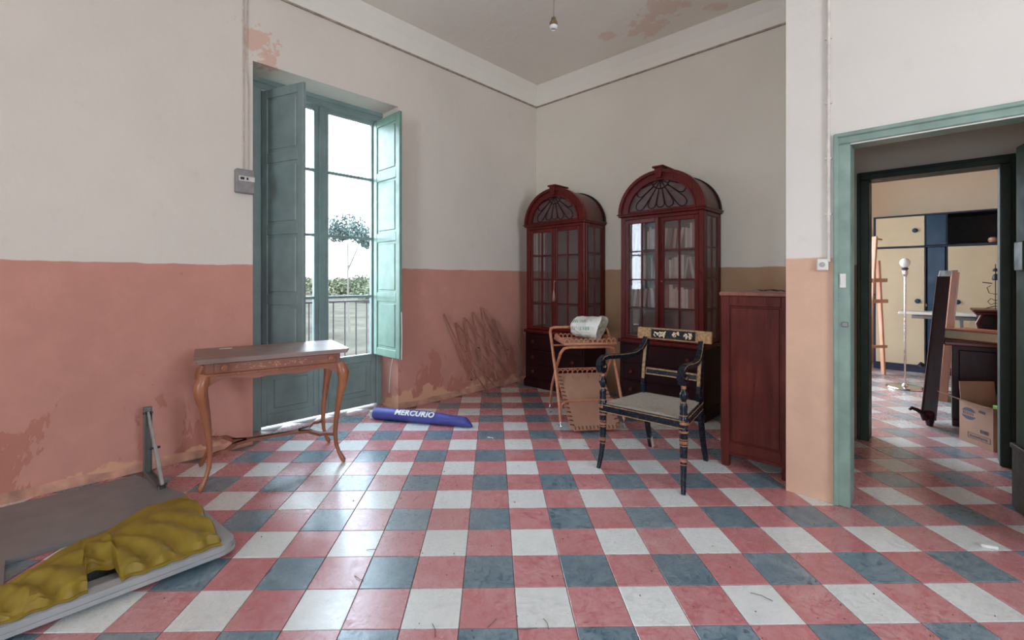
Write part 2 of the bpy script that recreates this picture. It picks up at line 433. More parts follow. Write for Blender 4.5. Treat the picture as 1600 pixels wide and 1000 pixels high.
# ------------------------------------------------------------------ the french window with its shutters
WX = -3.967                       # inner face of the frame
win = thing('window_1', 'x', 'x'); del win['label']; del win['category']; struct(win)
win.location = (0, 0, 0)
fr = MB()
fr.bbox((WX-.07, WIN0, 0), (WX, WIN0+.15, WINZ), .006)
fr.bbox((WX-.07, WIN1-.055, 0), (WX, WIN1, WINZ), .006)
fr.bbox((WX-.075, WIN0-.01, 2.73), (WX+.002, WIN1+.01, WINZ+.01), .006)
fr.bbox((WX-.005, WIN0+.01, 0), (WX+.012, WIN0+.04, WINZ), .004)
fr.bbox((WX-.003, WIN0-.01, 2.775), (WX+.015, WIN1+.01, WINZ+.012), .004)
fr.obj('window_frame', M_teal, win)
mid = 1.79
def leaf(y0, y1, meet):
    st = MB(); x0, x1 = WX-.055, WX-.012
    a = .058 if meet > 0 else .062
    lo_w, hi_w = (.05, .065) if meet > 0 else (.065, .05)
    g0, g1 = y0+lo_w, y1-hi_w
    st.bbox((x0, y0, .02), (x1, g0, 2.72), .005); st.bbox((x0, g1, .02), (x1, y1, 2.72), .005)
    st.bbox((x0, g0, 2.685), (x1, g1, 2.72), .004)
    st.bbox((x0, g0, .43), (x1, g1, .50), .005)
    st.bbox((x0, g0, .02), (x1, g1, .11), .005)
    o = st.obj('casement', M_teal, win)
    MB().bbox((x0+.012, g0-.004, .10), (x1-.014, g1+.004, .44), .003).bbox((x0+.006, g0+.05, .15), (x1-.006, g1-.05, .39), .008).obj('panel', M_teal, o)
    zs = [.50, 1.048, 1.595, 2.16, 2.687]
    for z in zs[1:-1]: MB().bbox((x0+.006, g0, z-.012), (x1, g1, z+.012), .003).obj('glazing_bar', M_teal, o)
    for a_, b_ in zip(zs, zs[1:]): MB().box((x0+.018, g0, a_+.002), (x0+.021, g1, b_-.002)).obj('pane', M_glass, o)
    return o
leaf(WIN0+.15, mid, 1); leaf(mid, WIN1-.055, -1)
MB().bbox((WX-.02, mid-.028, .03), (WX+.006, mid+.022, 2.72), .006).obj('meeting_stile', M_teal, win)
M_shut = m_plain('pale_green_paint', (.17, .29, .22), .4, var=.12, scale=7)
def shutter(name, label, hx, hy, ang, width, flip):
    t_ = thing(name, label, 'shutter', (hx, hy, 0), ang, 'interior window shutters')
    z0, z1 = .50, 2.70; th = .028; s = MB(); st = .062
    s.bbox((0, -th/2, z0), (st, th/2, z1), .004); s.bbox((width-st, -th/2, z0), (width, th/2, z1), .004)
    zs = [z0, 1.048, 1.595, 2.16, z1]
    for i, z in enumerate(zs):
        a, b = (z, z+.07) if i == 0 else ((z-.07, z) if i == 4 else (z-.04, z+.04))
        s.bbox((st, -th/2, a), (width-st, th/2, b), .003)
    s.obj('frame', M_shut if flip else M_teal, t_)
    for i in range(4):
        a = zs[i]+(.07 if i == 0 else .04); b = zs[i+1]-(.07 if i == 3 else .04)
        p_ = MB().box((st, -.005, a), (width-st, .005, b)).bbox((st+.022, -.011, a+.022), (width-st-.022, .011, b-.022), .006)
        p_.obj('panel', M_shut if flip else M_teal, t_)
    for z in (.68, 1.3, 1.9, 2.55):
        MB().lathe([(.006, z-.04), (.009, z-.04), (.009, z+.04), (.006, z+.04)], n=8).obj('hinge', M_teal, t_)
    return t_
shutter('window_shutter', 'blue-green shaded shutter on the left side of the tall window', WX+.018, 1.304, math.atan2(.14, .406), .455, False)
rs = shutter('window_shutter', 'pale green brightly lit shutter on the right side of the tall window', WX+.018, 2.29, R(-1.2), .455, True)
MB().tube([(.35, -.02, .5), (.33, -.025, .42), (.30, -.02, .30), (.29, -.02, .18)], .0025, 5).obj('pull_cord', M_plastic, rs)
MB().tube([(.466, .0, .50), (.466, .004, .7), (.466, 0, .92)], .005, 6).obj('bolt_rod', M_plastic, rs)

# balcony outside, railing
M_conc = m_plain('balcony_concrete', (.66, .63, .57), .9, var=.1)
struct(MB().box((WL-T-.75, WIN0-.8, -.25), (WL-T, WIN1+.9, -.06)).obj('balcony_floor', M_conc))
M_rl = m_plain('railing_paint', (.022, .022, .026), .6)
rl = thing('balcony_railing', 'grey iron balcony railing of thin upright bars outside the window', 'railing', (WL-T-.62, 0, -.06))
MB().bbox((-.02, WIN0-.75, 1.02), (.02, WIN1+.85, 1.04), .004).obj('top_rail', M_rl, rl)
MB().bbox((-.012, WIN0-.75, .09), (.012, WIN1+.85, .105), .003).obj('bottom_rail', M_rl, rl)
bm_ = MB().lathe([(.007, 0), (.007, 1.03)], n=6).mesh('baluster', M_rl)
yy = WIN0-.7
while yy < WIN1+.85:
    link('baluster', bm_, rl, (0, yy, 0)); yy += .13

# ------------------------------------------------------------------ landscape
M_dry = m_plain('dry_ground', (.072, .062, .048), .95, var=.22, scale=.35, bmp=0, spec=0)
M_veg = m_plain('dry_green_leaves', (.105, .108, .066), .9, spec=0, var=.25, scale=.8, bmp=0)
M_pine = m_plain('pine_needles', (.075, .095, .088), .9, spec=0, var=.2, scale=2, bmp=0)
M_bark = m_plain('bark', (.10, .08, .06), .9)
mb = MB(); nn = 26
for a in range(nn):
    for b in range(nn): pass
gv = {}
for a in range(nn+1):
    for b in range(nn+1):
        x = WL-T-.8-(a/nn)**2*420; y = -120+(b/nn)*520
        far = a/nn
        gv[a, b] = mb.bm.verts.new((x, y, -3.4+far*4.2*(.5+.6*mnoise.noise(Vector((x*.02, y*.02, 0))))))
for a in range(nn):
    for b in range(nn): mb.bm.faces.new((gv[a, b], gv[a+1, b], gv[a+1, b+1], gv[a, b+1]))
tag(mb.obj('ground', M_dry, smooth=True), kind='structure')
def leafball(mb, c, rx, rz, n, size, rnd):
    for _ in range(n):
        d = Vector((rnd.gauss(0, 1), rnd.gauss(0, 1), rnd.gauss(0, 1))).normalized()*(rnd.random()**.35)
        p = Vector(c)+Vector((d.x*rx, d.y*rx, d.z*rz))
        a = Vector((rnd.gauss(0, 1), rnd.gauss(0, 1), rnd.gauss(0, 1))).normalized()*size
        b = a.cross(Vector((rnd.gauss(0, 1), rnd.gauss(0, 1), rnd.gauss(0, 1)))).normalized()*size*.6
        vs = [mb.bm.verts.new(p+q) for q in (-a, b, a, -b)]
        mb.bm.faces.new(vs)
rnd = random.Random(3)
shr = []
for v_ in range(3):
    m_ = MB(); leafball(m_, (0, 0, 1.0), 1.9, 1.1, 420, .22, rnd); leafball(m_, (1.2, .3, 1.5), 1.0, .9, 160, .2, rnd)
    shr.append(m_.mesh('shrub', M_veg))
for k in range(16):
    px = 470+k*7.8+rnd.uniform(-3, 3); Y = rnd.uniform(75, 190)
    p = cw((px-800)/F*Y, Y, -2.6+rnd.uniform(-.3, .3)+(Y-75)*.018)
    o = link('shrub', shr[k % 3], None, p, (0, 0, rnd.uniform(0, 6))); k_ = rnd.uniform(1.2, 2.2); o.scale = (k_, k_, k_*rnd.uniform(.6, 1.0))
    tag(o, 'olive green bush on the bright dry plain beyond the balcony', 'bush', 'bushes on the plain outside')
tp_ = cw((543-800)/F*34, 34, -3)
tr_ = thing('pine_tree', 'pale hazy pine tree with a rounded crown seen through the upper panes', 'tree', tp_)
m_ = MB()
for c_, r_, q_ in (((0, 0, 8.2), 1.5, 1.0), ((.8, .5, 7.6), 1.0, .7), ((-.9, -.3, 7.7), 1.0, .65), ((1.3, 1.0, 7.0), .7, .5)): leafball(m_, c_, r_, q_, 700, .12, rnd)
m_.obj('crown', M_pine, tr_)
MB().tube([(0, .2, -.5), (-.15, .1, 3), (.1, 0, 5.5), (0, 0, 7.8)], [.09, .07, .06, .03], 7).tube([(0, .05, 5), (.6, .4, 6.4), (.9, .6, 7.4)], [.07, .05, .03], 6).obj('trunk', M_bark, tr_)

# ------------------------------------------------------------------ doorway 1 (green frame) and doorway 2 (dark frame)
def doorframe(name, mat, x0, x1, zt, y, fw, dep, back):
    d = bpy.data.objects.new(name, None); COL.objects.link(d); struct(d)
    for a, b in ((x0-fw, x0), (x1, x1+fw)):
        s = MB().bbox((a, y-.012, 0), (b, y+dep, zt), .005)
        e = .022
        if a < x0-.001: s.bbox((a, y-.024, 0), (a+e, y, zt+fw*.6), .005)
        else: s.bbox((b-e, y-.024, 0), (b, y, zt+fw*.6), .005)
        s.obj('jamb', mat, d)
    MB().bbox((x0-fw, y-.012, zt), (x1+fw, y+dep, zt+fw*.8), .005).bbox((x0-fw, y-.024, zt+fw*.8-.022), (x1+fw, y, zt+fw*.8), .005).obj('lintel', mat, d)
    return d
d1 = doorframe('door_1', M_green, O1L, O1R, O1Z, WD, .073, .14, 0)
MB().box((O1L, WD-.002, O1Z-.006), (O1R, WD+.004, O1Z)).obj('plaster_edge', M_paper, d1)
MB().bbox((O1L-.045, WD-.020, 1.16), (O1L-.018, WD-.010, 1.235), .002).bbox((O1L-.040, WD-.026, 1.175), (O1L-.030, WD-.018, 1.22), .002).obj('strike_plate', M_plastic, d1)
MB().bbox((O1L-.035, WD-.024, .955), (O1L-.008, WD-.010, .98), .003).obj('latch', M_metal, d1)
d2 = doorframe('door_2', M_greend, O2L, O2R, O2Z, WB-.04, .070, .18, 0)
# open leaf in the small lobby
dl = thing('door_leaf', 'dark green door leaf standing open at the right edge of the doorway', 'door', (O1R+.015, WD+.15, 0), math.atan2(.44, -.12))
M_greenm = m_plain('green_paint_dull', (.04, .06, .036), .6, var=.2, scale=6, spec=.12)
MB().bbox((0, -.018, .0), (.46, .018, 1.90), .004).obj('panel', M_greenm, dl)
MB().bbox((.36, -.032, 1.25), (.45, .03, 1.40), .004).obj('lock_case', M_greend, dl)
MB().bbox((0, .015, .005), (.468, .032, .33), .005).bbox((0, .015, .315), (.475, .038, .345), .005).obj('kick_board', m_plain('brown_paint', (.055, .042, .03), .6, spec=.2), dl)

# ------------------------------------------------------------------ pipe, socket, fuse box, switch gear
MB_ = MB().tube([(-.452, WD-.012, 1.30), (-.452, WD-.012, CEIL)], .009, 8)
for z in (1.55, 1.85, 2.15, 2.5): MB_.bbox((-.468, WD-.016, z), (-.436, WD, z+.012), .002)
tag(MB_.obj('cable_conduit', m_plain('painted_conduit', (.62, .57, .52), .6)), 'thin painted conduit running up the wall left of the green doorframe', 'pipe')
so = thing('wall_socket', 'small white round-holed socket on the wall beside the green doorframe', 'socket', (-.478, WD-.001, 1.285))
MB().bbox((-.026, -.022, -.032), (.026, 0, .032), .005).obj('housing', M_plastic, so)
MB().tube([(0, -.022, 0), (0, -.025, 0)], .014, 12, up=(1, 0, 0)).obj('outlet', m_plain('grey_plastic', (.35, .34, .33), .5), so)
fb_ = thing('fuse_box', 'grey surface-mounted fuse box on the wall left of the window', 'fuse box', (WL, 1.088, 1.91))
MB().bbox((0, -.062, -.085), (.05, .060, .085), .006).obj('housing', m_plain('grey_housing', (.25, .235, .23), .5), fb_)
MB().bbox((.049, -.045, -.002), (.056, .058, .035), .003).obj('breaker_cover', m_plain('pale_grey', (.6, .58, .57), .4), fb_)
MB().bbox((.055, -.038, .008), (.060, -.012, .026), .002).bbox((.055, .002, .008), (.060, .014, .026), .002).obj('breaker_switch', M_iron, fb_)
mb = MB().tube([(WL+.006, 1.085, 2.0), (WL+.006, 1.085, COR)], .005, 6).tube([(WL+.006, 1.115, 2.0), (WL+.007, 1.118, 2.6), (WL+.006, 1.105, 2.78), (WL+.006, 1.112, COR)], .004, 6)
tag(mb.obj('wall_cable', m_plain('cable_beige', (.55, .47, .41), .6)), 'pair of thin beige cables climbing the wall above the fuse box', 'cable')
q = fp(838, 300, 1.2+138/717*5.66) if False else Vector((WL+.03, WB-.006, 0))
tag(MB().tube([(WL+.02, WB-.006, 1.93), (WL+.02, WB-.008, 2.21)], .006, 6).obj('wood_lath', M_oakz), 'short brown lath stuck upright in the room corner above the left bookcase', 'lath')

# pendant
Yp = 3.0; pp = cw((865-800)/F*Yp, Yp)
pd = thing('pendant_socket', 'bare brass and white bulb holder hanging on a cord from the ceiling', 'lamp holder', (pp.x, pp.y, 2.84))
MB().tube([(0, 0, .07), (.003, 0, .35), (0, 0, CEIL-2.84)], .0028, 6).obj('cord', m_plain('cord_brown', (.25, .2, .15), .8), pd)
MB().lathe([(.012, .078), (.016, .072), (.017, .06), (.026, .045), (.027, .03), (.02, .026)]).obj('cap', m_plain('aged_brass', (.30, .22, .13), .35, .8), pd)
MB().lathe([(.020, .028), (.026, .024), (.027, .006), (.019, 0), (.017, .01)]).obj('ring', M_plastic, pd)
MB().lathe([(.03, 0), (.045, .004), (.045, .014), (.03, .02)], Matrix.Translation((0, 0, CEIL-2.84-.02))).obj('ceiling_rose', M_plastic, pd)

# ------------------------------------------------------------------ glazed bookcases with arched tops
def ell(a0, a1, rx, rz, n, cz): return [(rx*math.cos(a0+(a1-a0)*i/n), cz+rz*math.sin(a0+(a1-a0)*i/n)) for i in range(n+1)]
def glazed(mb_mat, t_, name, w0, w1, z0, z1, depth, orient, ajar=None):
    """a framed glazed leaf in local x (w0..w1), front at y=0, frame thickness depth; returns object"""
    st = .036
    f = MB(); f.bbox((w0, 0, z0), (w0+st, depth, z1), .004); f.bbox((w1-st, 0, z0), (w1, depth, z1), .004)
    f.bbox((w0+st, 0, z0), (w1-st, depth, z0+st), .003); f.bbox((w0+st, 0, z1-st), (w1-st, depth, z1), .003)
    o = f.obj(name, mb_mat, t_)
    xs = [w0+st, (w0+w1)/2, w1-st]; zs = [z0+st+(z1-z0-2*st)*k/4 for k in range(5)]
    b = MB(); b.bbox((xs[1]-.006, .002, zs[0]), (xs[1]+.006, depth-.002, zs[4]), .002)
    for z in zs[1:-1]: b.bbox((xs[0], .003, z-.006), (xs[2], depth-.003, z+.006), .002)
    b.obj('glazing_bars', mb_mat, o)
    for a in range(2):
        for k in range(4):
            MB().box((xs[a], depth*.5-.001, zs[k]), (xs[a+1], depth*.5+.001, zs[k+1])).obj('pane', M_glassc, o)
    return o
def bookcase(label, cx, front, angle_left):
    t_ = thing('glazed_bookcase', label, 'bookcase', (cx, front, 0), 0, 'arched glazed bookcases')
    H0, H1, HS = .645, 1.795, 1.83; W = .395; D = .40
    # lower chest
    MB().bbox((-W-.022, -.028, 0), (W+.022, D, .075), .008).bbox((-W-.014, -.02, .075), (W+.014, D, .09), .005).obj('plinth', M_mahd, t_)
    MB().bbox((-W-.006, -.008, .09), (W+.006, D, .615), .004).obj('chest', M_mahd, t_)
    MB().bbox((-W-.022, -.03, .612), (W+.022, D, .645), .007).obj('waist_moulding', M_mah, t_)
    for z0, z1 in ((.105, .255), (.265, .415), (.425, .600)):
        d = MB().bbox((-W+.03, -.018, z0), (W-.03, .0, z1), .005).obj('drawer', M_mahd, t_)
        for s in (-1, 1):
            MB().lathe([(.006, 0), (.008, .008), (.018, .012), (.02, .02), (.012, .028)], Matrix.Translation((s*.27, -.018, (z0+z1)/2)) @ Matrix.Rotation(R(90), 4, 'X'), 12).obj('knob', M_red, d)
    # upper case
    for x0, x1, y0, y1 in ((-W, -W+.045, 0, .045), (W-.045, W, 0, .045), (-W, -W+.03, D-.03, D), (W-.03, W, D-.03, D)):
        MB().bbox((x0, y0, H0), (x1, y1, HS-.03), .004).obj('corner_post', M_mah, t_)
    MB().bbox((-W, D-.012, H0), (W, D-.002, HS), .002).obj('back_panel', m_wood('brown_lining', (.16, .085, .06), (.22, .12, .085), .6), t_)
    MB().bbox((-W+.045, .005, HS-.06), (W-.045, .035, HS-.03), .003).obj('top_rail', M_mah, t_)
    MB().bbox((-W-.02, -.022, HS-.03), (W+.02, D, HS), .008).bbox((-W-.03, -.032, HS-.012), (W+.03, D, HS), .005).obj('cornice', M_mah, t_)
    for z in (.93, 1.205, 1.48):
        MB().bbox((-W+.02, .05, z-.008), (W-.02, D-.02, z+.008), .003).obj('shelf', M_mahd, t_)
    # doors
    for s in (-1, 1):
        if s < 0:
            p = bpy.data.objects.new('door', None)
            o = glazed(M_mah, t_, 'door', 0, W-.045, H0+.004, HS-.062, .03, 0)
            o.location = (-W+.045, .004, 0); o.rotation_euler = (0, 0, -angle_left)
            bpy.data.objects.remove(p)
        else:
            o = glazed(M_mah, t_, 'door', 0, W-.045, H0+.004, HS-.062, .03, 0); o.location = (0, .004, 0)
            MB().bbox((-.008, -.008, H0+.01), (.012, .002, HS-.07), .003).obj('astragal', M_mah, o)
            MB().lathe([(.004, 0), (.006, .01), (.009, .014), (.005, .02)], Matrix.Translation((.022, 0, 1.19)) @ Matrix.Rotation(R(90), 4, 'X'), 10).obj('key', M_gold, o)
        o2 = glazed(M_mah, t_, 'side_window', .045, D-.03, H0+.002, HS-.032, .022, 0)
        o2.rotation_euler = (0, 0, R(90)); o2.location = (s*(W-.001) if s > 0 else -W+.023, 0, 0)
    # arched head
    n = 28; rx, rz = W, .355
    out = ell(0, math.pi, rx+.004, rz+.004, n, HS); inn = ell(0, math.pi, rx-.075, rz-.070, n, HS)
    out2 = ell(0, math.pi, rx+.018, rz+.016, n, HS); inn2 = ell(0, math.pi, rx-.012, rz-.012, n, HS)
    MB().strip(out, inn, 0, .03).strip(out2, inn2, -.02, .03).strip(ell(0, math.pi, rx-.066, rz-.06, n, HS), ell(0, math.pi, rx-.082, rz-.076, n, HS), -.010, .03).obj('arch_frame', M_mah, t_, smooth=True)
    MB().strip(ell(0, math.pi, rx, rz, n, HS), ell(0, math.pi, rx-.012, rz-.012, n, HS), .03, D).obj('barrel_roof', m_wood('mahogany_top', (.11, .03, .025), (.17, .05, .038), .35, axis=1), t_, smooth=True)
    MB().strip(ell(0, math.pi, rx+.012, rz+.012, n, HS), ell(0, math.pi, rx-.010, rz-.010, n, HS), D-.03, D).prism(ell(0, math.pi, rx-.02, rz-.02, n, HS), D-.014, D-.004, 'xz').obj('back_arch', M_mahd, t_, smooth=True)
    MB().prism(ell(0, math.pi, rx-.07, rz-.066, n, HS), .020, .026, 'xz').obj('fanlight', m_plain('dusky_panel', (.105, .060, .058), .35, var=.2), t_)
    MB().bbox((-W+.07, .0, HS), (W-.07, .028, HS+.02), .004).obj('fanlight_sill', M_mah, t_)
    # tracery of hanging petals under a half rosette
    tr = MB(); ctr = (0, HS+rz-.075); r0 = .085
    tr.tube([(r0*math.cos(a), .014, ctr[1]+r0*.9*math.sin(a)) for a in [math.pi+math.pi*i/12 for i in range(13)]], .0045, 5)
    for i in range(1, 6):
        a = math.pi+math.pi*i/6
        tr.tube([(0, .014, ctr[1]+.005), (r0*math.cos(a), .014, ctr[1]+r0*.9*math.sin(a))], .004, 5)
    for deg in (-64, -43, -21.5, 0, 21.5, 43, 64):
        a = R(deg); dx, dz = math.sin(a), -math.cos(a)
        # length to the sill or to the arch
        L = .05
        while L < .6:
            x, z = dx*L, ctr[1]+dz*L
            if z < HS+.035 or (x/(rx-.10))**2+((z-HS)/(rz-.09))**2 > 1: break
            L += .004
        L0 = r0*.95; wd = .034+.012*(L-L0)/.2
        if L-L0 < .03: continue
        pts = []
        for sgn in (1, -1):
            seq = [0, .2, .4, .6, .7, .78, .84, .89, .93, .96, .985, 1.0]
            if sgn < 0: seq = seq[::-1]
            for q_ in seq:
                l = L0+(L-L0)*q_; ww = wd*math.sin(math.pi*min(1, .12+q_*.88)**1.0)**.6 if q_ < 1 else 0
                ww = wd*(.35+.65*q_)*(math.sqrt(max(0, 1-((q_-.72)/.28)**2)) if q_ > .72 else 1)
                pts.append((dx*l-dz*ww*sgn, .014, ctr[1]+dz*l+dx*ww*sgn))
        tr.tube(pts, .0042, 5)
    tr.obj('tracery', M_mahd, t_)
    ks = MB().prism([(-.024, HS+rz-.06), (.024, HS+rz-.06), (.036, HS+rz+.03), (-.036, HS+rz+.03)], -.032, .03, 'xz')
    ks.bbox((-.055, -.045, HS+rz+.03), (.055, .20, HS+rz+.048), .005)
    ks.obj('keystone', M_mah, t_)
    return t_
FRONT = 3.94
bkA = bookcase('arched mahogany bookcase standing in the corner, empty behind its panes, darker of the two', -3.085, FRONT, 0)
bkB = bookcase('arched mahogany bookcase full of books, left door ajar, nearer the low cabinet', -1.872, FRONT, R(5))
# tassel on the key of the left bookcase
kz = 1.19
tz = thing('key_tassel', 'pale frayed tassel hanging on the door key of the corner bookcase', 'tassel', (-3.085+.022, FRONT-.022, kz))
MB().tube([(0, 0, 0), (.004, -.004, -.05), (0, -.004, -.11)], .003, 6).obj('string', m_plain('pale_string', (.45, .30, .25), .8), tz)
mb = MB()
for k in range(7): mb.tube([(0, -.004, -.10), (.010*math.cos(k), -.004+.008*math.sin(k), -.14), (.014*math.cos(k*.9), -.004+.01*math.sin(k*.9), -.20-.01*(k % 3))], [.005, .004, .002], 5)
mb.obj('fringe', m_plain('pale_string', (.45, .30, .25), .8), tz)
# books
bookcols = [(.58, .52, .42), (.50, .44, .35), (.62, .58, .50), (.36, .22, .14), (.55, .50, .44), (.46, .40, .33), (.52, .47, .40), (.60, .56, .48), (.30, .10, .08)]
cn = ['cream', 'tan', 'ivory', 'brown', 'off-white', 'buff', 'beige', 'pale', 'dark red']
lev = {0: ('top', 1.488), 1: ('middle', 1.213), 2: ('lower', .938)}
ords = ['first', 'second', 'third', 'fourth', 'fifth', 'sixth', 'seventh', 'eighth', 'ninth', 'tenth', 'eleventh', 'twelfth', 'thirteenth', 'fourteenth', 'fifteenth', 'sixteenth', 'seventeenth', 'eighteenth', 'nineteenth', 'twentieth']
rnd = random.Random(11)
for lv, (ln, z) in lev.items():
    x = -1.872-.345; k = 0
    while x < -1.872+.33 and k < 20:
        th = rnd.choice([.016, .022, .03, .036, .026]); h = rnd.uniform(.17, .225); dp = rnd.uniform(.13, .16)
        tilt = 0
        if rnd.random() < .22: tilt = rnd.choice([-1, 1])*R(rnd.uniform(5, 12))
        if rnd.random() < .08: x += .05
        ci = rnd.randrange(len(bookcols))
        ext = abs(math.sin(tilt))*h
        if x+th+ext > -1.872+.355: break
        y0 = FRONT+.085+rnd.uniform(0, .02)
        ox = x+(ext if tilt < 0 else 0)
        b_ = thing('book', f'{cn[ci]} book, {ords[k]} from the left on the {ln} shelf of the right bookcase', 'book', (ox, y0, z+(th*abs(math.sin(tilt)) if tilt > 0 else 0)), 0, f'books on the {ln} shelf')
        b_.rotation_euler = (0, tilt, 0)
        if tilt < 0: b_.location.z += 0
        mc = m_plain('cover_'+cn[ci].replace(' ', '_'), bookcols[ci], .6, var=.1)
        MB().bbox((0, 0, 0), (th, .006, h), .002).box((0, .004, 0), (.002, dp, h)).box((th-.002, .004, 0), (th, dp, h)).obj('cover', mc, b_)
        MB().box((.002, .006, .003), (th-.002, dp-.004, h-.003)).obj('pages', M_paper, b_)
        x += th+ext+.0015; k += 1

# ------------------------------------------------------------------ low red-brown cabinet beside the pier
cb_ = thing('low_cabinet', 'chest-high red-brown wooden cabinet with a panelled end, against the pier', 'cabinet', (-.860, 3.125, 0))
W0, W1, CD = -.195, .195, .95
MB().bbox((W0+.0, 0, .07), (W1, CD, 1.10), .004).obj('carcass', M_red, cb_)
fr = MB()
fr.bbox((W0-.002, -.014, .02), (W0+.045, .0, 1.10), .004); fr.bbox((W1-.045, -.014, .02), (W1+.002, .0, 1.10), .004)
fr.bbox((W0+.045, -.014, 1.035), (W1-.045, 0, 1.10), .004); fr.bbox((W0+.045, -.014, .095), (W1-.045, 0, .16), .004)
fr.obj('end_frame', M_red, cb_)
MB().bbox((W0+.055, -.006, .17), (W1-.055, 0, 1.025), .004).obj('end_panel', M_red, cb_)
MB().bbox((W0-.012, -.024, 1.10), (W1+.006, CD, 1.126), .006).obj('top_board', m_wood('worn_top', (.20, .07, .05), (.30, .13, .09), .35), cb_)
for x in (W0, W1-.045):
    for y in (-.012, CD-.05): MB().bbox((x, y, 0), (x+.045, y+.045, .075), .004).obj('foot', M_red, cb_)
for y0, y1 in ((.02, .47), (.48, .93)):
    d = MB().bbox((W0-.018, y0, .1), (W0, y1, 1.08), .004).obj('door', M_red, cb_)
    MB().lathe([(.005, 0), (.014, .01), (.008, .02)], Matrix.Translation((W0-.018, .45 if y0 < .1 else .50, .62)) @ Matrix.Rotation(R(-90), 4, 'Y'), 10).obj('knob', M_gold, d)
pr = [(.02+.05*math.cos(a)*(1+.15*math.sin(3*a)), .04*math.sin(a), .006+.008*abs(math.sin(a*1.5))) for a in [i*math.pi/9 for i in range(18)]]
wc = MB().tube(pr, .0025, 5, closed=True).tube([(.07, 0, .006), (.10, -.02, .012), (.12, -.01, .004)], .0025, 5)
o = wc.obj('wire_loop', M_iron); o.location = (-.82, 3.17, 1.1275); tag(o, 'small twist of dark wire lying on top of the low red-brown cabinet', 'wire')

# ------------------------------------------------------------------ black and gilt armchair
ch = thing('armchair', 'black lacquered armchair with gilt bands, scrolled arms and a woven cane seat', 'chair', (-1.34, 2.7625, 0), R(1.1))
SZ = .415
def loft_bar(pts, wx, wy, mb=None, upv=(1, 0, 0)):
    """rectangular swept bar, x half width along upv"""
    mb = mb or MB(); pts = [Vector(p) for p in pts]; k = len(pts); rings = []
    X_ = Vector(upv)
    for i, p in enumerate(pts):
        d = (pts[min(i+1, k-1)]-pts[max(i-1, 0)]).normalized(); y = d.cross(X_).normalized(); x = y.cross(d).normalized()
        a = wx[i] if isinstance(wx, (list, tuple)) else wx; b = wy[i] if isinstance(wy, (list, tuple)) else wy
        rings.append([mb.bm.verts.new(p+x*sx_*a/2+y*sy_*b/2) for sx_, sy_ in ((-1, -1), (1, -1), (1, 1), (-1, 1))])
    for A, B in zip(rings, rings[1:]):
        for j in range(4): mb.bm.faces.new((A[j], A[(j+1) % 4], B[(j+1) % 4], B[j]))
    mb.bm.faces.new(rings[0][::-1]); mb.bm.faces.new(rings[-1]); return mb
FX, FYY = .262, -.205
M_band = m_plain('copper_gilding', (.36, .15, .075), .4, .2, var=.3, scale=50)
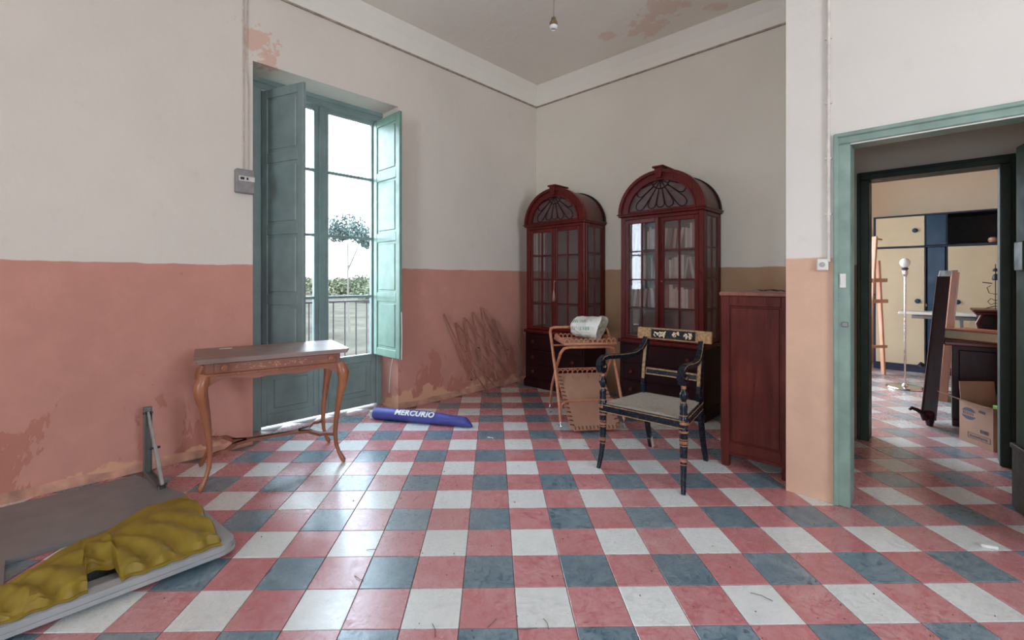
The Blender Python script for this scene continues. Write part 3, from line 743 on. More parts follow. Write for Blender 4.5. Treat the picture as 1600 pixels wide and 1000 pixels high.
for s in (-1, 1):
    x = s*FX
    # turned front leg below the seat and baluster above it
    def lean(z): return (x+s*.012*max(0, (.20-z)/.20)**2, FYY-.035*max(0, (.22-z)/.22)**2, z)
    prof = [(0, .013), (.02, .0135), (.08, .0155), (.16, .0185), (.24, .021), (.30, .0225), (.335, .022), (.345, .026), (.355, .021), (.37, .024), (.385, .027), (.40, .027), (.425, .025), (.435, .020), (.445, .022), (.455, .019), (.48, .022), (.50, .018), (.515, .013), (.525, .018), (.545, .0255), (.56, .024), (.575, .014), (.60, .012), (.63, .013)]
    leg = MB().tube([lean(z) for z, r_ in prof], [r_ for z, r_ in prof], 14, up=(0, 1, 0)).obj('leg', M_black, ch, smooth=True)
    for z0, z1, r_ in ((.155, .160, .0203), (.172, .187, .0208), (.19, .194, .0208), (.262, .268, .0236), (.275, .292, .0242), (.298, .303, .0242), (.338, .348, .0275), (.385, .400, .0282), (.432, .438, .0225), (.505, .512, .0175), (.585, .612, .0140)):
        MB().tube([lean(z0), lean(z1)], r_, 14, up=(0, 1, 0)).obj('gilt_band', M_band, leg, smooth=True)
    # back upright: sabre leg, stile
    bx = s*.192
    pts = [(bx+s*.003, .345, 0), (bx, .315, .08), (bx, .285, .18), (bx, .255, .30), (bx, .232, .40), (bx, .225, .47), (bx, .228, .52)]
    up_ = loft_bar(pts, .026, [.024, .028, .032, .036, .042, .040, .030]).obj('leg', M_black, ch)
    pts2 = [(bx, .228, .515), (bx, .238, .60), (bx, .258, .70), (bx, .285, .80)]
    sp = loft_bar(pts2, .028, .026).obj('back_stile', M_black, ch)
    loft_bar([(p[0], p[1]-.0145, p[2]) for p in pts2], .020, .003).obj('gilt_face', M_gold, sp)
    if s < 0: loft_bar([(bx+.003, .347, 0), (bx, .335, .035), (bx, .318, .075)], .028, [.026, .027, .030]).obj('worn_tip', m_plain('bare_wood', (.55, .42, .30), .6), up_)
    # arm: sweeps down from the stile, runs forward, ends in a scroll over the front post
    P = [(bx, .262, .795), (bx+s*.004, .235, .755), (bx+s*.012, .195, .715), (bx+s*.024, .140, .695), (bx+s*.040, .06, .690), (bx+s*.052, -.03, .694), (bx+s*.062, -.11, .700), (bx+s*.067, -.165, .704), (bx+s*.07, -.205, .700), (bx+s*.07, -.236, .684), (bx+s*.07, -.250, .658), (bx+s*.07, -.243, .632), (bx+s*.07, -.222, .616), (bx+s*.07, -.198, .618), (bx+s*.07, -.184, .636), (bx+s*.07, -.190, .655), (bx+s*.07, -.206, .662), (bx+s*.07, -.214, .650)]
    P = [(x if False else p[0], p[1], p[2]) for p in P]
    ar = loft_bar(P, [.030]*9+[.036]*9, [.028, .031, .032, .031, .030, .030, .030, .030, .031, .031, .029, .026, .023, .019, .015, .013, .011, .009], upv=(1, 0, 0)).obj('arm', M_black, ch, smooth=True)
    gl = MB()
    for e in (-.0155, .0155):
        gl.tube([(p[0]+e, p[1], p[2]+.011) for p in P[:8]]+[(P[i][0]+e, P[i][1]-(.009 if i in (8, 9, 10, 11) else 0), P[i][2]+(.009 if i < 9 else 0)) for i in (8, 9, 10, 11)], .0025, 5)
    gl.obj('gilt_line', M_gold, ar)
    MB().tube([(bx+s*.07-.018, -.204, .648), (bx+s*.07+.018, -.204, .648)], .010, 12).obj('rosette', M_gold, ar)
# seat
q = [(-.262, -.215), (.262, -.215), (.198, .235), (-.198, .235)]
fr_ = MB()
def rail(a, b, h0, h1, wd=.028):
    fr_.bar((a[0], a[1], (h0+h1)/2), (b[0], b[1], (h0+h1)/2), wd, h1-h0, up=(0, 0, 1))
for i in range(4): rail(q[i], q[(i+1) % 4], SZ-.052, SZ-.006)
fr_.obj('seat_frame', M_black, ch)
gl = MB()
for h in (SZ-.051, SZ-.010):
    for i in range(4):
        a, b = Vector((q[i][0]*1.055, q[i][1]*1.065, h)), Vector((q[(i+1) % 4][0]*1.055, q[(i+1) % 4][1]*1.065, h)); gl.tube([a, b], .003, 5)
gl.obj('gilt_line', M_gold, ch)
M_cane = m_plain('cane', (.42, .36, .30), .5, var=.15, scale=60)
s_ = MB().prism([(a*.985, b*.985) for a, b in q], SZ-.010, SZ-.002)
s_.obj('seat', m_plain('cane_ground', (.20, .165, .14), .6), ch)
cn_ = MB()
for i in range(46):
    y = -.205+.43*i/45; hw = .258-.064*(y+.215)/.45
    cn_.box((-hw, y-.0028, SZ-.002), (hw, y+.0028, SZ+.0008))
for i in range(44):
    f_ = -1+2*i/43
    a = Vector((f_*.256, -.208, SZ)); b = Vector((f_*.193, .228, SZ)); 
    cn_.bm.faces.new([cn_.bm.verts.new(v) for v in (a+Vector((-.002, 0, .0012)), a+Vector((.002, 0, .0012)), b+Vector((.002, 0, .0012)), b+Vector((-.002, 0, .0012)))])
cn_.obj('cane_weave', M_cane, ch)
# crest rail and middle rail, slightly curved
def curved(xw, y0, sag, z0, z1, th, n=12):
    mb = MB(); R_ = []
    for i in range(n+1):
        x = -xw+2*xw*i/n; y = y0+sag*(1-(x/xw)**2)
        R_.append([mb.bm.verts.new(v) for v in ((x, y-th/2, z0), (x, y+th/2, z0), (x, y+th/2+.006, z1), (x, y-th/2+.006, z1))])
    for A, B in zip(R_, R_[1:]):
        for j in range(4): mb.bm.faces.new((A[j], A[(j+1) % 4], B[(j+1) % 4], B[j]))
    mb.bm.faces.new(R_[0][::-1]); mb.bm.faces.new(R_[-1]); return mb
cr = curved(.255, .270, .012, .788, .866, .022).obj('crest_rail', M_gold, ch)
curved(.152, .2665, .010, .798, .857, .022).obj('black_panel', M_black, cr)
orn = MB()
rr_ = random.Random(5)
for cx_, cnt, sp_ in ((-.095, 22, .040), (0.02, 9, .020), (.11, 16, .028)):
    for k in range(cnt):
        x = cx_+rr_.uniform(-sp_, sp_); z = .828+rr_.uniform(-.016, .016); a = rr_.uniform(0, 3)
        y = .2665+.010*(1-(x/.152)**2)-.012+(z-.798)/.06*.006
        r1, r2 = rr_.uniform(.008, .014), rr_.uniform(.003, .006)
        vs = [orn.bm.verts.new((x+r1*math.cos(t_)*math.cos(a)-r2*math.sin(t_)*math.sin(a), y-.0012, z+r1*math.cos(t_)*math.sin(a)+r2*math.sin(t_)*math.cos(a))) for t_ in [i*math.pi/4 for i in range(8)]]
        orn.bm.faces.new(vs)
orn.obj('gilt_leaf_ornament', m_plain('pale_gilding', (.62, .50, .32), .5, var=.3, scale=90), cr)
mr = curved(.185, .232, .006, .545, .590, .016).obj('middle_rail', M_gold, ch)
curved(.172, .2305, .006, .554, .581, .0165).obj('black_panel', M_black, mr)

# ------------------------------------------------------------------ console table under the window
tb = thing('console_table', 'orange-brown console table with curved legs, one drawer and a forked stretcher', 'table', (cw(-1.574, 3.017).x, cw(-1.574, 3.017).y, 0), R(77.1))
tp = [(-.425, -.245), (-.41, -.277), (.41, -.277), (.425, -.245), (.425, .245), (-.425, .245)]
tp2 = [(a*.985, b*.985) for a, b in tp]
M_top = m_wood('grey_brown_table_top', (.26, .17, .14), (.34, .25, .21), .40, axis=0, grain=9)  # greyer and paler than the legs and drawer case
MB().prism(tp, .738, .752).prism(tp2, .726, .738).obj('table_top', M_top, tb)
BX, BY0, BY1 = .372, -.245, .205
MB().bbox((-BX, BY0+.006, .655), (BX, BY1, .727), .004).obj('drawer_case', M_oak, tb)
dr = MB().bbox((-BX+.045, BY0-.006, .664), (BX-.03, BY0+.01, .722), .003).obj('drawer', M_oak, tb)
for x in (-.275, .31):
    MB().lathe([(.007, 0), (.008, .006), (.017, .012), (.0175, .02), (.010, .024), (.009, .020)], Matrix.Translation((x, BY0-.006, .694)) @ Matrix.Rotation(R(90), 4, 'X'), 14).obj('knob', M_oakz, dr)
inl = MB(); rr_ = random.Random(8)
for k in range(46):
    x = rr_.gauss(0, .12); 
    if abs(x) > .24: continue
    z = .693+rr_.uniform(-.014, .014); a = rr_.uniform(0, 3.1); r1, r2 = rr_.uniform(.006, .015), rr_.uniform(.0018, .004)
    inl.bm.faces.new([inl.bm.verts.new((x+r1*math.cos(t_)*math.cos(a)-r2*math.sin(t_)*math.sin(a), BY0-.0072, z+(r1*math.cos(t_)*math.sin(a)+r2*math.sin(t_)*math.cos(a))*.6)) for t_ in [i*math.pi/4 for i in range(8)]])
inl.obj('inlay', m_plain('pale_inlay', (.52, .25, .15), .4, var=.2, scale=60), dr)
# shaped apron
def apron(x0, x1, y, horiz=True):
    n = 48; top_, bot = [], []
    for i in range(n+1):
        f_ = i/n; x = x0+(x1-x0)*f_
        e = min(f_, 1-f_)
        z = .632-.016*(.5+.5*math.cos(e*2*math.pi*3.0)) if e > .16 else .632-.045*(1-e/.16)**2
        z -= .010*math.exp(-((f_-.5)/.06)**2)
        top_.append((x, .657)); bot.append((x, z))
    return MB().strip(top_, bot, y, y+.018, 'xz' if horiz else 'yz')
apron(-.36, .36, BY0-.002).obj('apron', M_oak, tb)
apron(-.36, .36, BY1-.016).obj('apron', M_oak, tb)
apron(BY0+.02, BY1-.02, -BX, False).obj('apron', M_oak, tb); apron(BY0+.02, BY1-.02, BX-.018, False).obj('apron', M_oak, tb)
MB().bbox((-BX-.004, BY0-.008, .650), (BX+.004, BY1+.004, .660), .003).obj('bead', M_oakz, tb)
LX, LY0, LY1 = .365, BY0+.02, BY1-.03
for sx_ in (-1, 1):
    for sy_, ly in ((-1, LY0), (1, LY1)):
        pr_ = [(.655, .004, .030), (.625, .016, .036), (.59, .026, .037), (.54, .024, .031), (.47, .012, .024), (.38, -.002, .0195), (.28, -.014, .016), (.19, -.020, .0145), (.12, -.014, .0125), (.07, .000, .0115), (.035, .016, .015), (.015, .026, .016), (.0, .030, .006)]
        P = [(sx_*(LX+o_), ly+sy_*o_*.7, z) for z, o_, r_ in pr_]
        MB().tube(P, [r_ for _, _, r_ in pr_], 10, up=(0, 1, 0)).obj('leg', M_oakz, tb, smooth=True)
# forked stretcher
st = MB()
hz = .185
n = 20
for s in (-1, 1):
    A = [(s*.0, -.02), (s*.10, -.02), (s*.19, -.02), (s*.235, -.02)]
    for sy_, ly in ((-1, LY0), (1, LY1)):
        pts = [Vector((0, -.02, hz+.0)), Vector((s*.08, -.02+sy_*.004, hz)), Vector((s*.16, -.02+sy_*.016, hz)), Vector((s*.215, -.02+sy_*.045, hz)), Vector((s*.265, (ly-.02)/2+sy_*.045, hz)), Vector((s*(LX-.065), ly-sy_*.055, hz)), Vector((s*(LX-.022), ly-sy_*.01, hz))]
        loft_bar(pts, .018, [.022, .030, .030, .026, .026, .024, .022], st, upv=(0, 0, 1))
    st.prism([(s*.15, -.045), (s*.235, -.085), (s*.225, -.02), (s*.235, .045), (s*.15, .005)], hz-.009, hz+.009)
st.obj('stretcher', m_wood('matt_walnut', (.24, .085, .052), (.34, .14, .085), .6, axis=0, spec=.25), tb)
pa = MB().bbox((-.035, -.02, 0), (.035, .02, .0015), .0005).obj('paper_slip', M_paper)
v_ = fp(353, 545, .752); pa.location = (v_.x, v_.y, .7535); pa.rotation_euler = (0, 0, R(70)); tag(pa, 'small slip of white paper lying on the console table top', 'paper')

# ------------------------------------------------------------------ folding tea trolley of rattan and its bag
M_rat = m_plain('rattan', (.50, .20, .11), .42, var=.18, scale=30)
M_ratp = m_plain('rattan_panel', (.42, .23, .155), .6, var=.07, scale=9)
M_rats = m_plain('lacing', (.15, .055, .035), .55, var=.2, scale=40)
cc = cw(.612, 3.95)
ct = thing('tea_trolley', 'folding orange rattan tea trolley on castors with a scalloped tray rim', 'trolley', (cc.x, cc.y, 0), R(50.5))
HW = .262
def caster(x, y, parent, side):
    c = MB().tube([(x, y, .045), (x, y, .078)], .008, 8).bbox((x-.012, y-.012, .036), (x+.012, y+.012, .05), .003).obj('castor', M_chrome, parent)
    MB().tube([(x-.008, y, .018), (x+.008, y, .018)], .018, 14, up=(0, 0, 1)).obj('wheel', m_plain('castor_wheel', (.30, .28, .26), .35), c, smooth=True)
    return c
# frame with the handle: high at the back, low at the front
hq = [(-HW, -.27, .075), (-HW, -.235, .19), (-HW, -.10, .42), (-HW, .06, .66), (-HW, .125, .745), (-HW+.012, .148, .775), (-HW+.04, .155, .782), (0, .155, .784), (HW-.04, .155, .782), (HW-.012, .148, .775), (HW, .125, .745), (HW, .06, .66), (HW, -.10, .42), (HW, -.235, .19), (HW, -.27, .075)]
MB().tube(hq, .0125, 10).obj('handle_frame', M_rat, ct, smooth=True)
# frame with its top at the front, feet at the back
fq = [(-HW+.03, .27, .075), (-HW+.03, .18, .27), (-HW+.03, .0, .47), (-HW+.035, -.13, .60), (-HW+.055, -.162, .640), (-HW+.095, -.172, .652), (HW-.095, -.172, .652), (HW-.055, -.162, .640), (HW-.035, -.13, .60), (HW-.03, .0, .47), (HW-.03, .18, .27), (HW-.03, .27, .075)]
MB().tube(fq, .0125, 10).obj('leg_frame', M_rat, ct, smooth=True)
MB().tube([(-HW, -.245, .145), (-HW+.025, -.225, .205), (-HW+.08, -.215, .225), (HW-.08, -.215, .225), (HW-.025, -.225, .205), (HW, -.245, .145)], .010, 8).obj('cross_bar', M_rat, ct, smooth=True)
MB().tube([(-HW, .045, .64), (HW, .045, .64)], .008, 8).obj('tray_bar', M_rat, ct)
for x in (-HW, HW): caster(x, -.27, ct, 0)
for x in (-HW+.03, HW-.03): caster(x, .27, ct, 0)
def loop_mesh(r_):
    return MB().tube([(-r_, 0, 0)]+[(r_*math.cos(a), 0, .006+r_*math.sin(a)) for a in [math.pi-math.pi*i/8 for i in range(9)]]+[(r_, 0, 0)], .0036, 6).mesh('loop', M_rat, True)
LM = loop_mesh(.017)
# upper tray
tx0, tx1, ty0, ty1, tz_ = -.215, .215, -.215, .165, .672
tr_ = MB().bbox((tx0, ty0, tz_), (tx1, ty1, tz_+.010), .003).obj('tray', M_ratp, ct)
MB().tube([(tx0, ty0, tz_+.012), (tx1, ty0, tz_+.012), (tx1, ty1, tz_+.012), (tx0, ty1, tz_+.012)], .008, 8, closed=True).obj('tray_rim', M_rat, tr_)
nlo = 11
for k in range(nlo):
    x = tx0+.02+(tx1-tx0-.04)*k/(nlo-1)
    for y in (ty0, ty1): link('loop', LM, tr_, (x, y, tz_+.020)).scale = (1, 1, 1.35)
for k in range(9):
    y = ty0+.03+(ty1-ty0-.06)*k/8
    for x in (tx0, tx1): link('loop', LM, tr_, (x, y, tz_+.020), (0, 0, R(90))).scale = (1, 1, 1.35)
# folded lower tray hanging aslant
A0, A1 = Vector((-.205, .08, .385)), Vector((-.215, -.335, .03)); wdt = .40
dn = (A1-A0).normalized(); nrm = Vector((0, dn.z, -dn.y)).normalized()
if nrm.y > 0: nrm = -nrm
def pan(x, s, off=0): 
    p = A0.lerp(A1, s)+nrm*off; return Vector((x+.02*s, p.y, p.z))
ox_ = -.21
pm = MB(); ring = []
co = [(0, .0), (1, .0), (1, .93), (.93, 1), (.07, 1), (0, .93)]
outl = [pan(ox_+wdt*a, s) for a, s in co]; outl2 = [pan(ox_+wdt*a, s, -.014) for a, s in co]
V1 = [pm.bm.verts.new(v) for v in outl]; V2 = [pm.bm.verts.new(v) for v in outl2]
pm.bm.faces.new(V1); pm.bm.faces.new(V2[::-1])
for i in range(6): pm.bm.faces.new((V1[i], V1[(i+1) % 6], V2[(i+1) % 6], V2[i]))
lt = pm.obj('lower_tray', M_ratp, ct)
MB().tube([v+nrm*-.007 for v in outl], .008, 8, closed=True).obj('tray_rim', M_rat, lt)
lc = MB()
def stitch(a, b): lc.tube([a-nrm*.022, a+nrm*.004, (a+b)/2+nrm*.008, b+nrm*.002], .0045, 5)
for k in range(13):
    s = .06+.86*k/12
    for e, dx in ((0, .03), (1, -.03)): stitch(pan(ox_+wdt*e, s), pan(ox_+wdt*e+dx, s+.012))
for k in range(12):
    a = .08+.84*k/11; stitch(pan(ox_+wdt*a, 1.0), pan(ox_+wdt*a, .955))
lc.obj('lacing', M_rats, lt)
# rail of scrolls along its top edge
t0 = Vector((0, -.022, .048))
MB().tube([pan(ox_, 0)+t0, pan(ox_+wdt, 0)+t0], .006, 6).obj('top_rail', M_rat, lt)
for k in range(9):
    x = ox_+.025+(wdt-.05)*k/8
    o = link('loop', LM, lt, pan(x, 0)+Vector((0, -.010, .006)), (R(24), 0, 0)); o.scale = (1.25, 1.25, 1.5)
for a in (0, .33, .66, 1): MB().tube([pan(ox_+wdt*a, 0)+t0, pan(ox_+wdt*a, .0), pan(ox_+wdt*a, .10, .006)], .0045, 6).obj('stay', M_rat, lt)

# crumpled printed paper bag lying on the tray
bgx = cw(.675, 3.99)
bag = thing('paper_bag', 'crumpled white bag with green print lying open on the trolley', 'bag', (bgx.x, bgx.y, .684), R(12))
def crumple(p, s=1): return Vector((mnoise.noise(p*11), mnoise.noise(p*11+Vector((5, 1, 2))), mnoise.noise(p*11+Vector((1, 7, 3)))))*.018*s+Vector((mnoise.noise(p*30), mnoise.noise(p*30+Vector((5, 1, 2))), 0))*.006*s
mb = MB(); rings = []; nr, ns = 14, 26
prof_ = [(-.150, .02), (-.148, .06), (-.13, .072), (-.09, .080), (-.05, .084), (0, .088), (.05, .094), (.085, .098), (.105, .096), (.100, .084), (.085, .066), (.070, .050), (.072, .03), (.060, .004)]
for i, (ax, r_) in enumerate(prof_):
    rg = []
    for j in range(ns):
        a = 2*math.pi*j/ns
        y = r_*1.05*math.cos(a); z = .098+r_*1.04*math.sin(a)
        p = Vector((ax+.02*math.sin(a), y-ax*.35, z)); p += crumple(p, 1.0 if i < 9 else 1.5)
        p.z = max(p.z*.92, .001+.002*(j % 2)); rg.append(mb.bm.verts.new(p))
    rings.append(rg)
for A, B in zip(rings, rings[1:]):
    for j in range(ns): mb.bm.faces.new((A[j], A[(j+1) % ns], B[(j+1) % ns], B[j]))
mb.bm.faces.new(rings[0][::-1]); mb.bm.faces.new(rings[-1])
M_bag = bpy.data.materials.new('bag_print'); t, p, o_ = nodes_of(M_bag)
tcn = t.nodes.new('ShaderNodeTexCoord'); v = tcn.outputs['Object']; sp3 = t.nodes.new('ShaderNodeSeparateXYZ'); t.links.new(v, sp3.inputs[0])
wv = math_(t, 'SINE', math_(t, 'MULTIPLY', sp3.outputs[0], 420.0)); bd = math_(t, 'SINE', math_(t, 'MULTIPLY', math_(t, 'ADD', sp3.outputs[2], math_(t, 'MULTIPLY', sp3.outputs[1], .2)), 105.0))
fac = math_(t, 'MULTIPLY', rng(t, wv, .0, .3), rng(t, bd, .15, .3)); fac = math_(t, 'MULTIPLY', fac, rng(t, sp3.outputs[0], .05, .045)); fac = math_(t, 'MULTIPLY', fac, rng(t, noise(t, v, 16, 2), .44, .5))
t.links.new(mix(t, fac, (.70, .70, .64), (.03, .22, .17)), p.inputs['Base Color']); p.inputs['Roughness'].default_value = .45
for i, f in enumerate(mb.bm.faces): f.material_index = 1 if i >= 8*ns else 0
M_bagin = m_plain('crumpled_lining', (.50, .44, .35), .8, var=.3, scale=30)
mb.obj('wrapper', [M_bag, M_bagin], bag, smooth=False).scale = (1.18, 1.2, 1.15)

# ------------------------------------------------------------------ collapsed expanding trellis leaning on the wall
M_lath = m_wood('grey_brown_lath', (.36, .15, .10), (.50, .25, .18), .6, grain=20)
tg = thing('expanding_trellis', 'folded expanding trellis of thin wooden laths leaning on the pink wall', 'trellis', (WL, 0, 0))
def on_wall(px, py, layer=0):
    """point of the leaning trellis seen at a crop position, measured on its own plane"""
    z = .5
    for _ in range(6):
        off = .030+.15*(1-max(0, min(z, .9))/.9)+layer*.010; u = WL+off; t_ = (px-800)/F
        v_ = (t_*(-SA*u)-CA*u)/(SA-CA*t_); z = EYE-(py-HY)/F*(-SA*u+CA*v_)
    return Vector((off, v_, max(z, .008)))
def lat(a, b, layer):
    A, B = (on_wall(680+q[0]/6.25, 465+q[1]/6.25, layer) for q in (a, b))
    return MB().bar(A, B, .009, .019, up=(1, 0, 0)).obj('lath', M_lath, tg)
for a, b in (((88, 160), (392, 812)), ((232, 455), (592, 872)), ((205, 245), (672, 815)), ((288, 195), (742, 752)), ((370, 145), (712, 562)), ((450, 92), (702, 520)), ((255, 555), (520, 935))): lat(a, b, 1)
for a, b in (((205, 245), (345, 690)), ((288, 195), (400, 800)), ((370, 145), (522, 935)), ((450, 92), (600, 800)), ((562, 205), (690, 700)), ((575, 210), (722, 640))): lat(a, b, 0)
for c_ in ((235, 458), (295, 528), (425, 490), (500, 450), (610, 440), (705, 508), (355, 800), (520, 930)):
    q = on_wall(680+c_[0]/6.25, 465+c_[1]/6.25, 1); MB().tube([q-Vector((.012, 0, 0)), q+Vector((.010, 0, 0))], .0055, 8).obj('rivet', M_iron, tg)

# ------------------------------------------------------------------ blue bag with the poles of a beach parasol
pa_, pb_ = cw(-1.185, 3.985), cw(-.325, 3.745)
d_ = pb_-pa_; L_ = d_.length; ang = math.atan2(d_.y, d_.x)
pb = thing('parasol_bag', 'long royal blue parasol bag with white lettering lying on the tiles', 'bag', (pa_.x, pa_.y, 0), ang)
M_blue = m_plain('blue_nylon', (.055, .065, .30), .45, var=.10, scale=25)
mb = MB(); rings = []; ns = 20; nl = 46
for i in range(nl+1):
    f_ = i/nl; x = L_*f_
    r_ = .054 if f_ < .55 else .054-.014*((f_-.55)/.45)
    if f_ > .93: r_ *= 1-.75*((f_-.93)/.07)**1.5
    rg = []
    for j in range(ns):
        a = 2*math.pi*j/ns
        wr = (.0022 if f_ < .5 else .013*(f_-.35)*1.8)
        rr2 = r_*(1+mnoise.noise(Vector((x*9, math.cos(a)*1.2, math.sin(a)*1.2)))*wr*14)
        z = r_*.92+rr2*.92*math.sin(a); rg.append(mb.bm.verts.new((x, rr2*1.08*math.cos(a), max(z, .0008))))
    rings.append(rg)
for A, B in zip(rings, rings[1:]):
    for j in range(ns): mb.bm.faces.new((A[j], A[(j+1) % ns], B[(j+1) % ns], B[j]))
mb.bm.faces.new(rings[0][::-1]); mb.bm.faces.new(rings[-1])
mb.obj('cover', M_blue, pb, smooth=True)
pw = MB().tube([(-.045, -.012, .062), (.03, -.012, .062)], .010, 8).tube([(-.05, .02, .030), (.03, .02, .030)], .010, 8)
pw.tube([(.0, -.03, .02), (-.03, -.03, .015), (-.04, -.02, .03), (-.035, -.015, .045), (.0, -.015, .05)], .006, 6)
pw.obj('pole_end', M_plastic, pb)
MB().tube([(-.001, .046*math.cos(a), .050+.046*math.sin(a)) for a in [i*math.pi/8 for i in range(16)]], .004, 6, closed=True).obj('hem', M_plastic, pb)
cu = bpy.data.curves.new('lettering', 'FONT'); cu.body = 'MERCURIO'; cu.size = .085; cu.space_character = 1.06; cu.offset = .0035; cu.extrude = .0004; cu.resolution_u = 3
to = bpy.data.objects.new('tmp', cu); COL.objects.link(to)
bpy.context.view_layer.update()
dg = bpy.context.evaluated_depsgraph_get(); tm = bpy.data.meshes.new_from_object(to.evaluated_get(dg))
bpy.data.objects.remove(to); 
xs = [v.co.x for v in tm.vertices]; wtxt = max(xs)-min(xs)
bmt = bmesh.new(); bmt.from_mesh(tm); bmesh.ops.subdivide_edges(bmt, edges=bmt.edges, cuts=2); bmesh.ops.triangulate(bmt, faces=bmt.faces)
K = .36/wtxt
for v in bmt.verts:
    a = R(128)+(-(v.co.y)*1.0)/.054*.95+R(0)
    th_ = R(203)+(v.co.y/.054)*.82
    rr_2 = .0555+v.co.z
    v.co = Vector((.215+(v.co.x-min(xs))*K, rr_2*1.08*math.cos(th_), .050+rr_2*.95*math.sin(th_)*-1 if False else .050-rr_2*.92*math.sin(th_)))
bmt.to_mesh(tm); bmt.free(); tm.materials.clear(); tm.materials.append(M_plastic)
link('lettering', tm, pb)

# ------------------------------------------------------------------ grey board, white frame with mustard cloth, angle bracket
M_gb = m_plain('grey_laminate', (.20, .195, .19), .42, var=.07, scale=5)
g0 = [(-3.56, .46), (-3.56, -1.5), (-2.55, -1.5), (-2.60, -.055), (-2.872, -.055), (-2.885, .33), (-2.93, .60), (-3.06, .608)]
gb = MB().prism(g0, 0.0, .022)
gbo = gb.obj('board', M_gb); gbo.location.z = .001
tag(gbo, 'flat grey board lying on the floor along the pink wall, left of the table', 'board')
M_wf = m_plain('pale_grey_frame', (.33, .34, .34), .35, var=.07, scale=8)
yf = thing('cloth_frame', 'pale rounded frame with a gathered mustard yellow cloth, lying at the lower left', 'frame', (0, 0, .0))
def rrect(off, z, x0=-2.905, x1=-2.245, y1=.640, yb=-1.2):
    r_ = .07-off; pts = [(x1-off, yb)]
    for i in range(7):
        a = math.pi/2*i/6; pts.append((x1-off-r_+r_*math.cos(a), y1-off-r_+r_*math.sin(a)))
    pts += [(x0+.02, y1-off-.045), (x0, y1-off-.05)]
    return pts
MB().strip(rrect(0, 0), rrect(.055, 0), .028, .062, 'xy').strip(rrect(-.006, 0), rrect(.004, 0), .024, .040, 'xy').obj('rim', M_wf, yf, smooth=False)
MB().strip(rrect(.05, 0), rrect(.16, 0), .030, .036, 'xy').obj('inner_board', M_wf, yf)
# cloth
def back_u(v_):
    K_ = [(-.9, -2.44), (-.5, -2.43), (-.10, -2.49), (.0, -2.585), (.10, -2.66), (.27, -2.775), (.40, -2.885), (.56, -2.895), (.70, -2.895)]
    for (a, b), (c, d) in zip(K_, K_[1:]):
        if v_ <= c: return b+(d-b)*(v_-a)/(c-a)
    return K_[-1][1]
mb = MB(); NU, NV = 44, 190; G = {}
for i in range(NV+1):
    v_ = -.9+1.49*i/NV
    bu = back_u(v_)+.010*mnoise.noise(Vector((v_*9, 0, 0)))
    fu = -2.262-.012*mnoise.noise(Vector((v_*16, 3, 0)))-.006*math.sin(v_*95)
    if .165 < v_ < .25: fu = -2.40+.02*math.sin(v_*60)      # the cloth has slipped off the rim here
    for j in range(NU+1):
        f_ = j/NU; x = fu+(bu-fu)*f_
        gat = (1-f_)**1.5
        ph = v_*26+f_*5.5*(1+.4*math.sin(v_*3))+2.2*mnoise.noise(Vector((v_*4, f_*2, 5)))
        fold = abs(math.sin(ph))**1.5
        z = .072+.070*gat*(1-gat*.5)*fold+.028*(.5+.5*mnoise.noise(Vector((v_*7+f_*4, f_*6-v_*2, 1))))*min(1, f_*3)
        z += .008*mnoise.noise(Vector((v_*60, f_*5, 0)))*gat
        z += .035*math.exp(-((f_-.55)/.2)**2)*(.5+mnoise.noise(Vector((v_*3.0, 2, 9))))
        if f_ < .05: z = .066+.006*abs(math.sin(v_*95))
        if f_ > .93: z -= (f_-.93)/.07*.035
        if f_ < .1: z = max(z-.010, .066)
        vv = v_+.012*math.sin(f_*9+v_*14)*f_
        if i == NV: z -= .014
        G[i, j] = mb.bm.verts.new((x, vv, max(z, .036)))
for i in range(NV):
    for j in range(NU): mb.bm.faces.new((G[i, j], G[i+1, j], G[i+1, j+1], G[i, j+1]))
clo = mb.obj('cloth', m_plain('mustard_cloth', (.25, .165, .010), .6, var=.12, scale=14), yf, smooth=True)
so_ = clo.modifiers.new('thick', 'SOLIDIFY'); so_.thickness = .002
# bracket
br = thing('folding_bracket', 'grey metal folding bracket standing upright on the grey board by the wall', 'bracket', (-3.545, .515, .023), R(3))
MB().bbox((-.008, -.020, 0), (.008, .020, .405), .002).bbox((.008, -.020, 0), (.03, -.016, .405), .001).bbox((.008, .016, 0), (.03, .020, .405), .001).obj('upright', M_metal, br)
MB().bbox((0, -.020, 0), (.36, .020, .006), .002).bbox((0, -.020, .006), (.36, -.016, .022), .001).bbox((0, .016, .006), (.36, .020, .022), .001).obj('base_channel', M_metal, br)
MB().bar((.02, 0, .372), (.19, 0, .19), .028, .012, up=(0, 1, 0)).bar((.18, 0, .205), (.34, 0, .02), .032, .016, up=(0, 1, 0)).obj('strut', m_plain('pale_metal', (.42, .42, .41), .4, .5), br)
for x, z in ((.02, .37), (.185, .197), (.335, .022)): MB().tube([(x, -.024, z), (x, .024, z)], .007, 8).obj('pivot', M_iron, br)

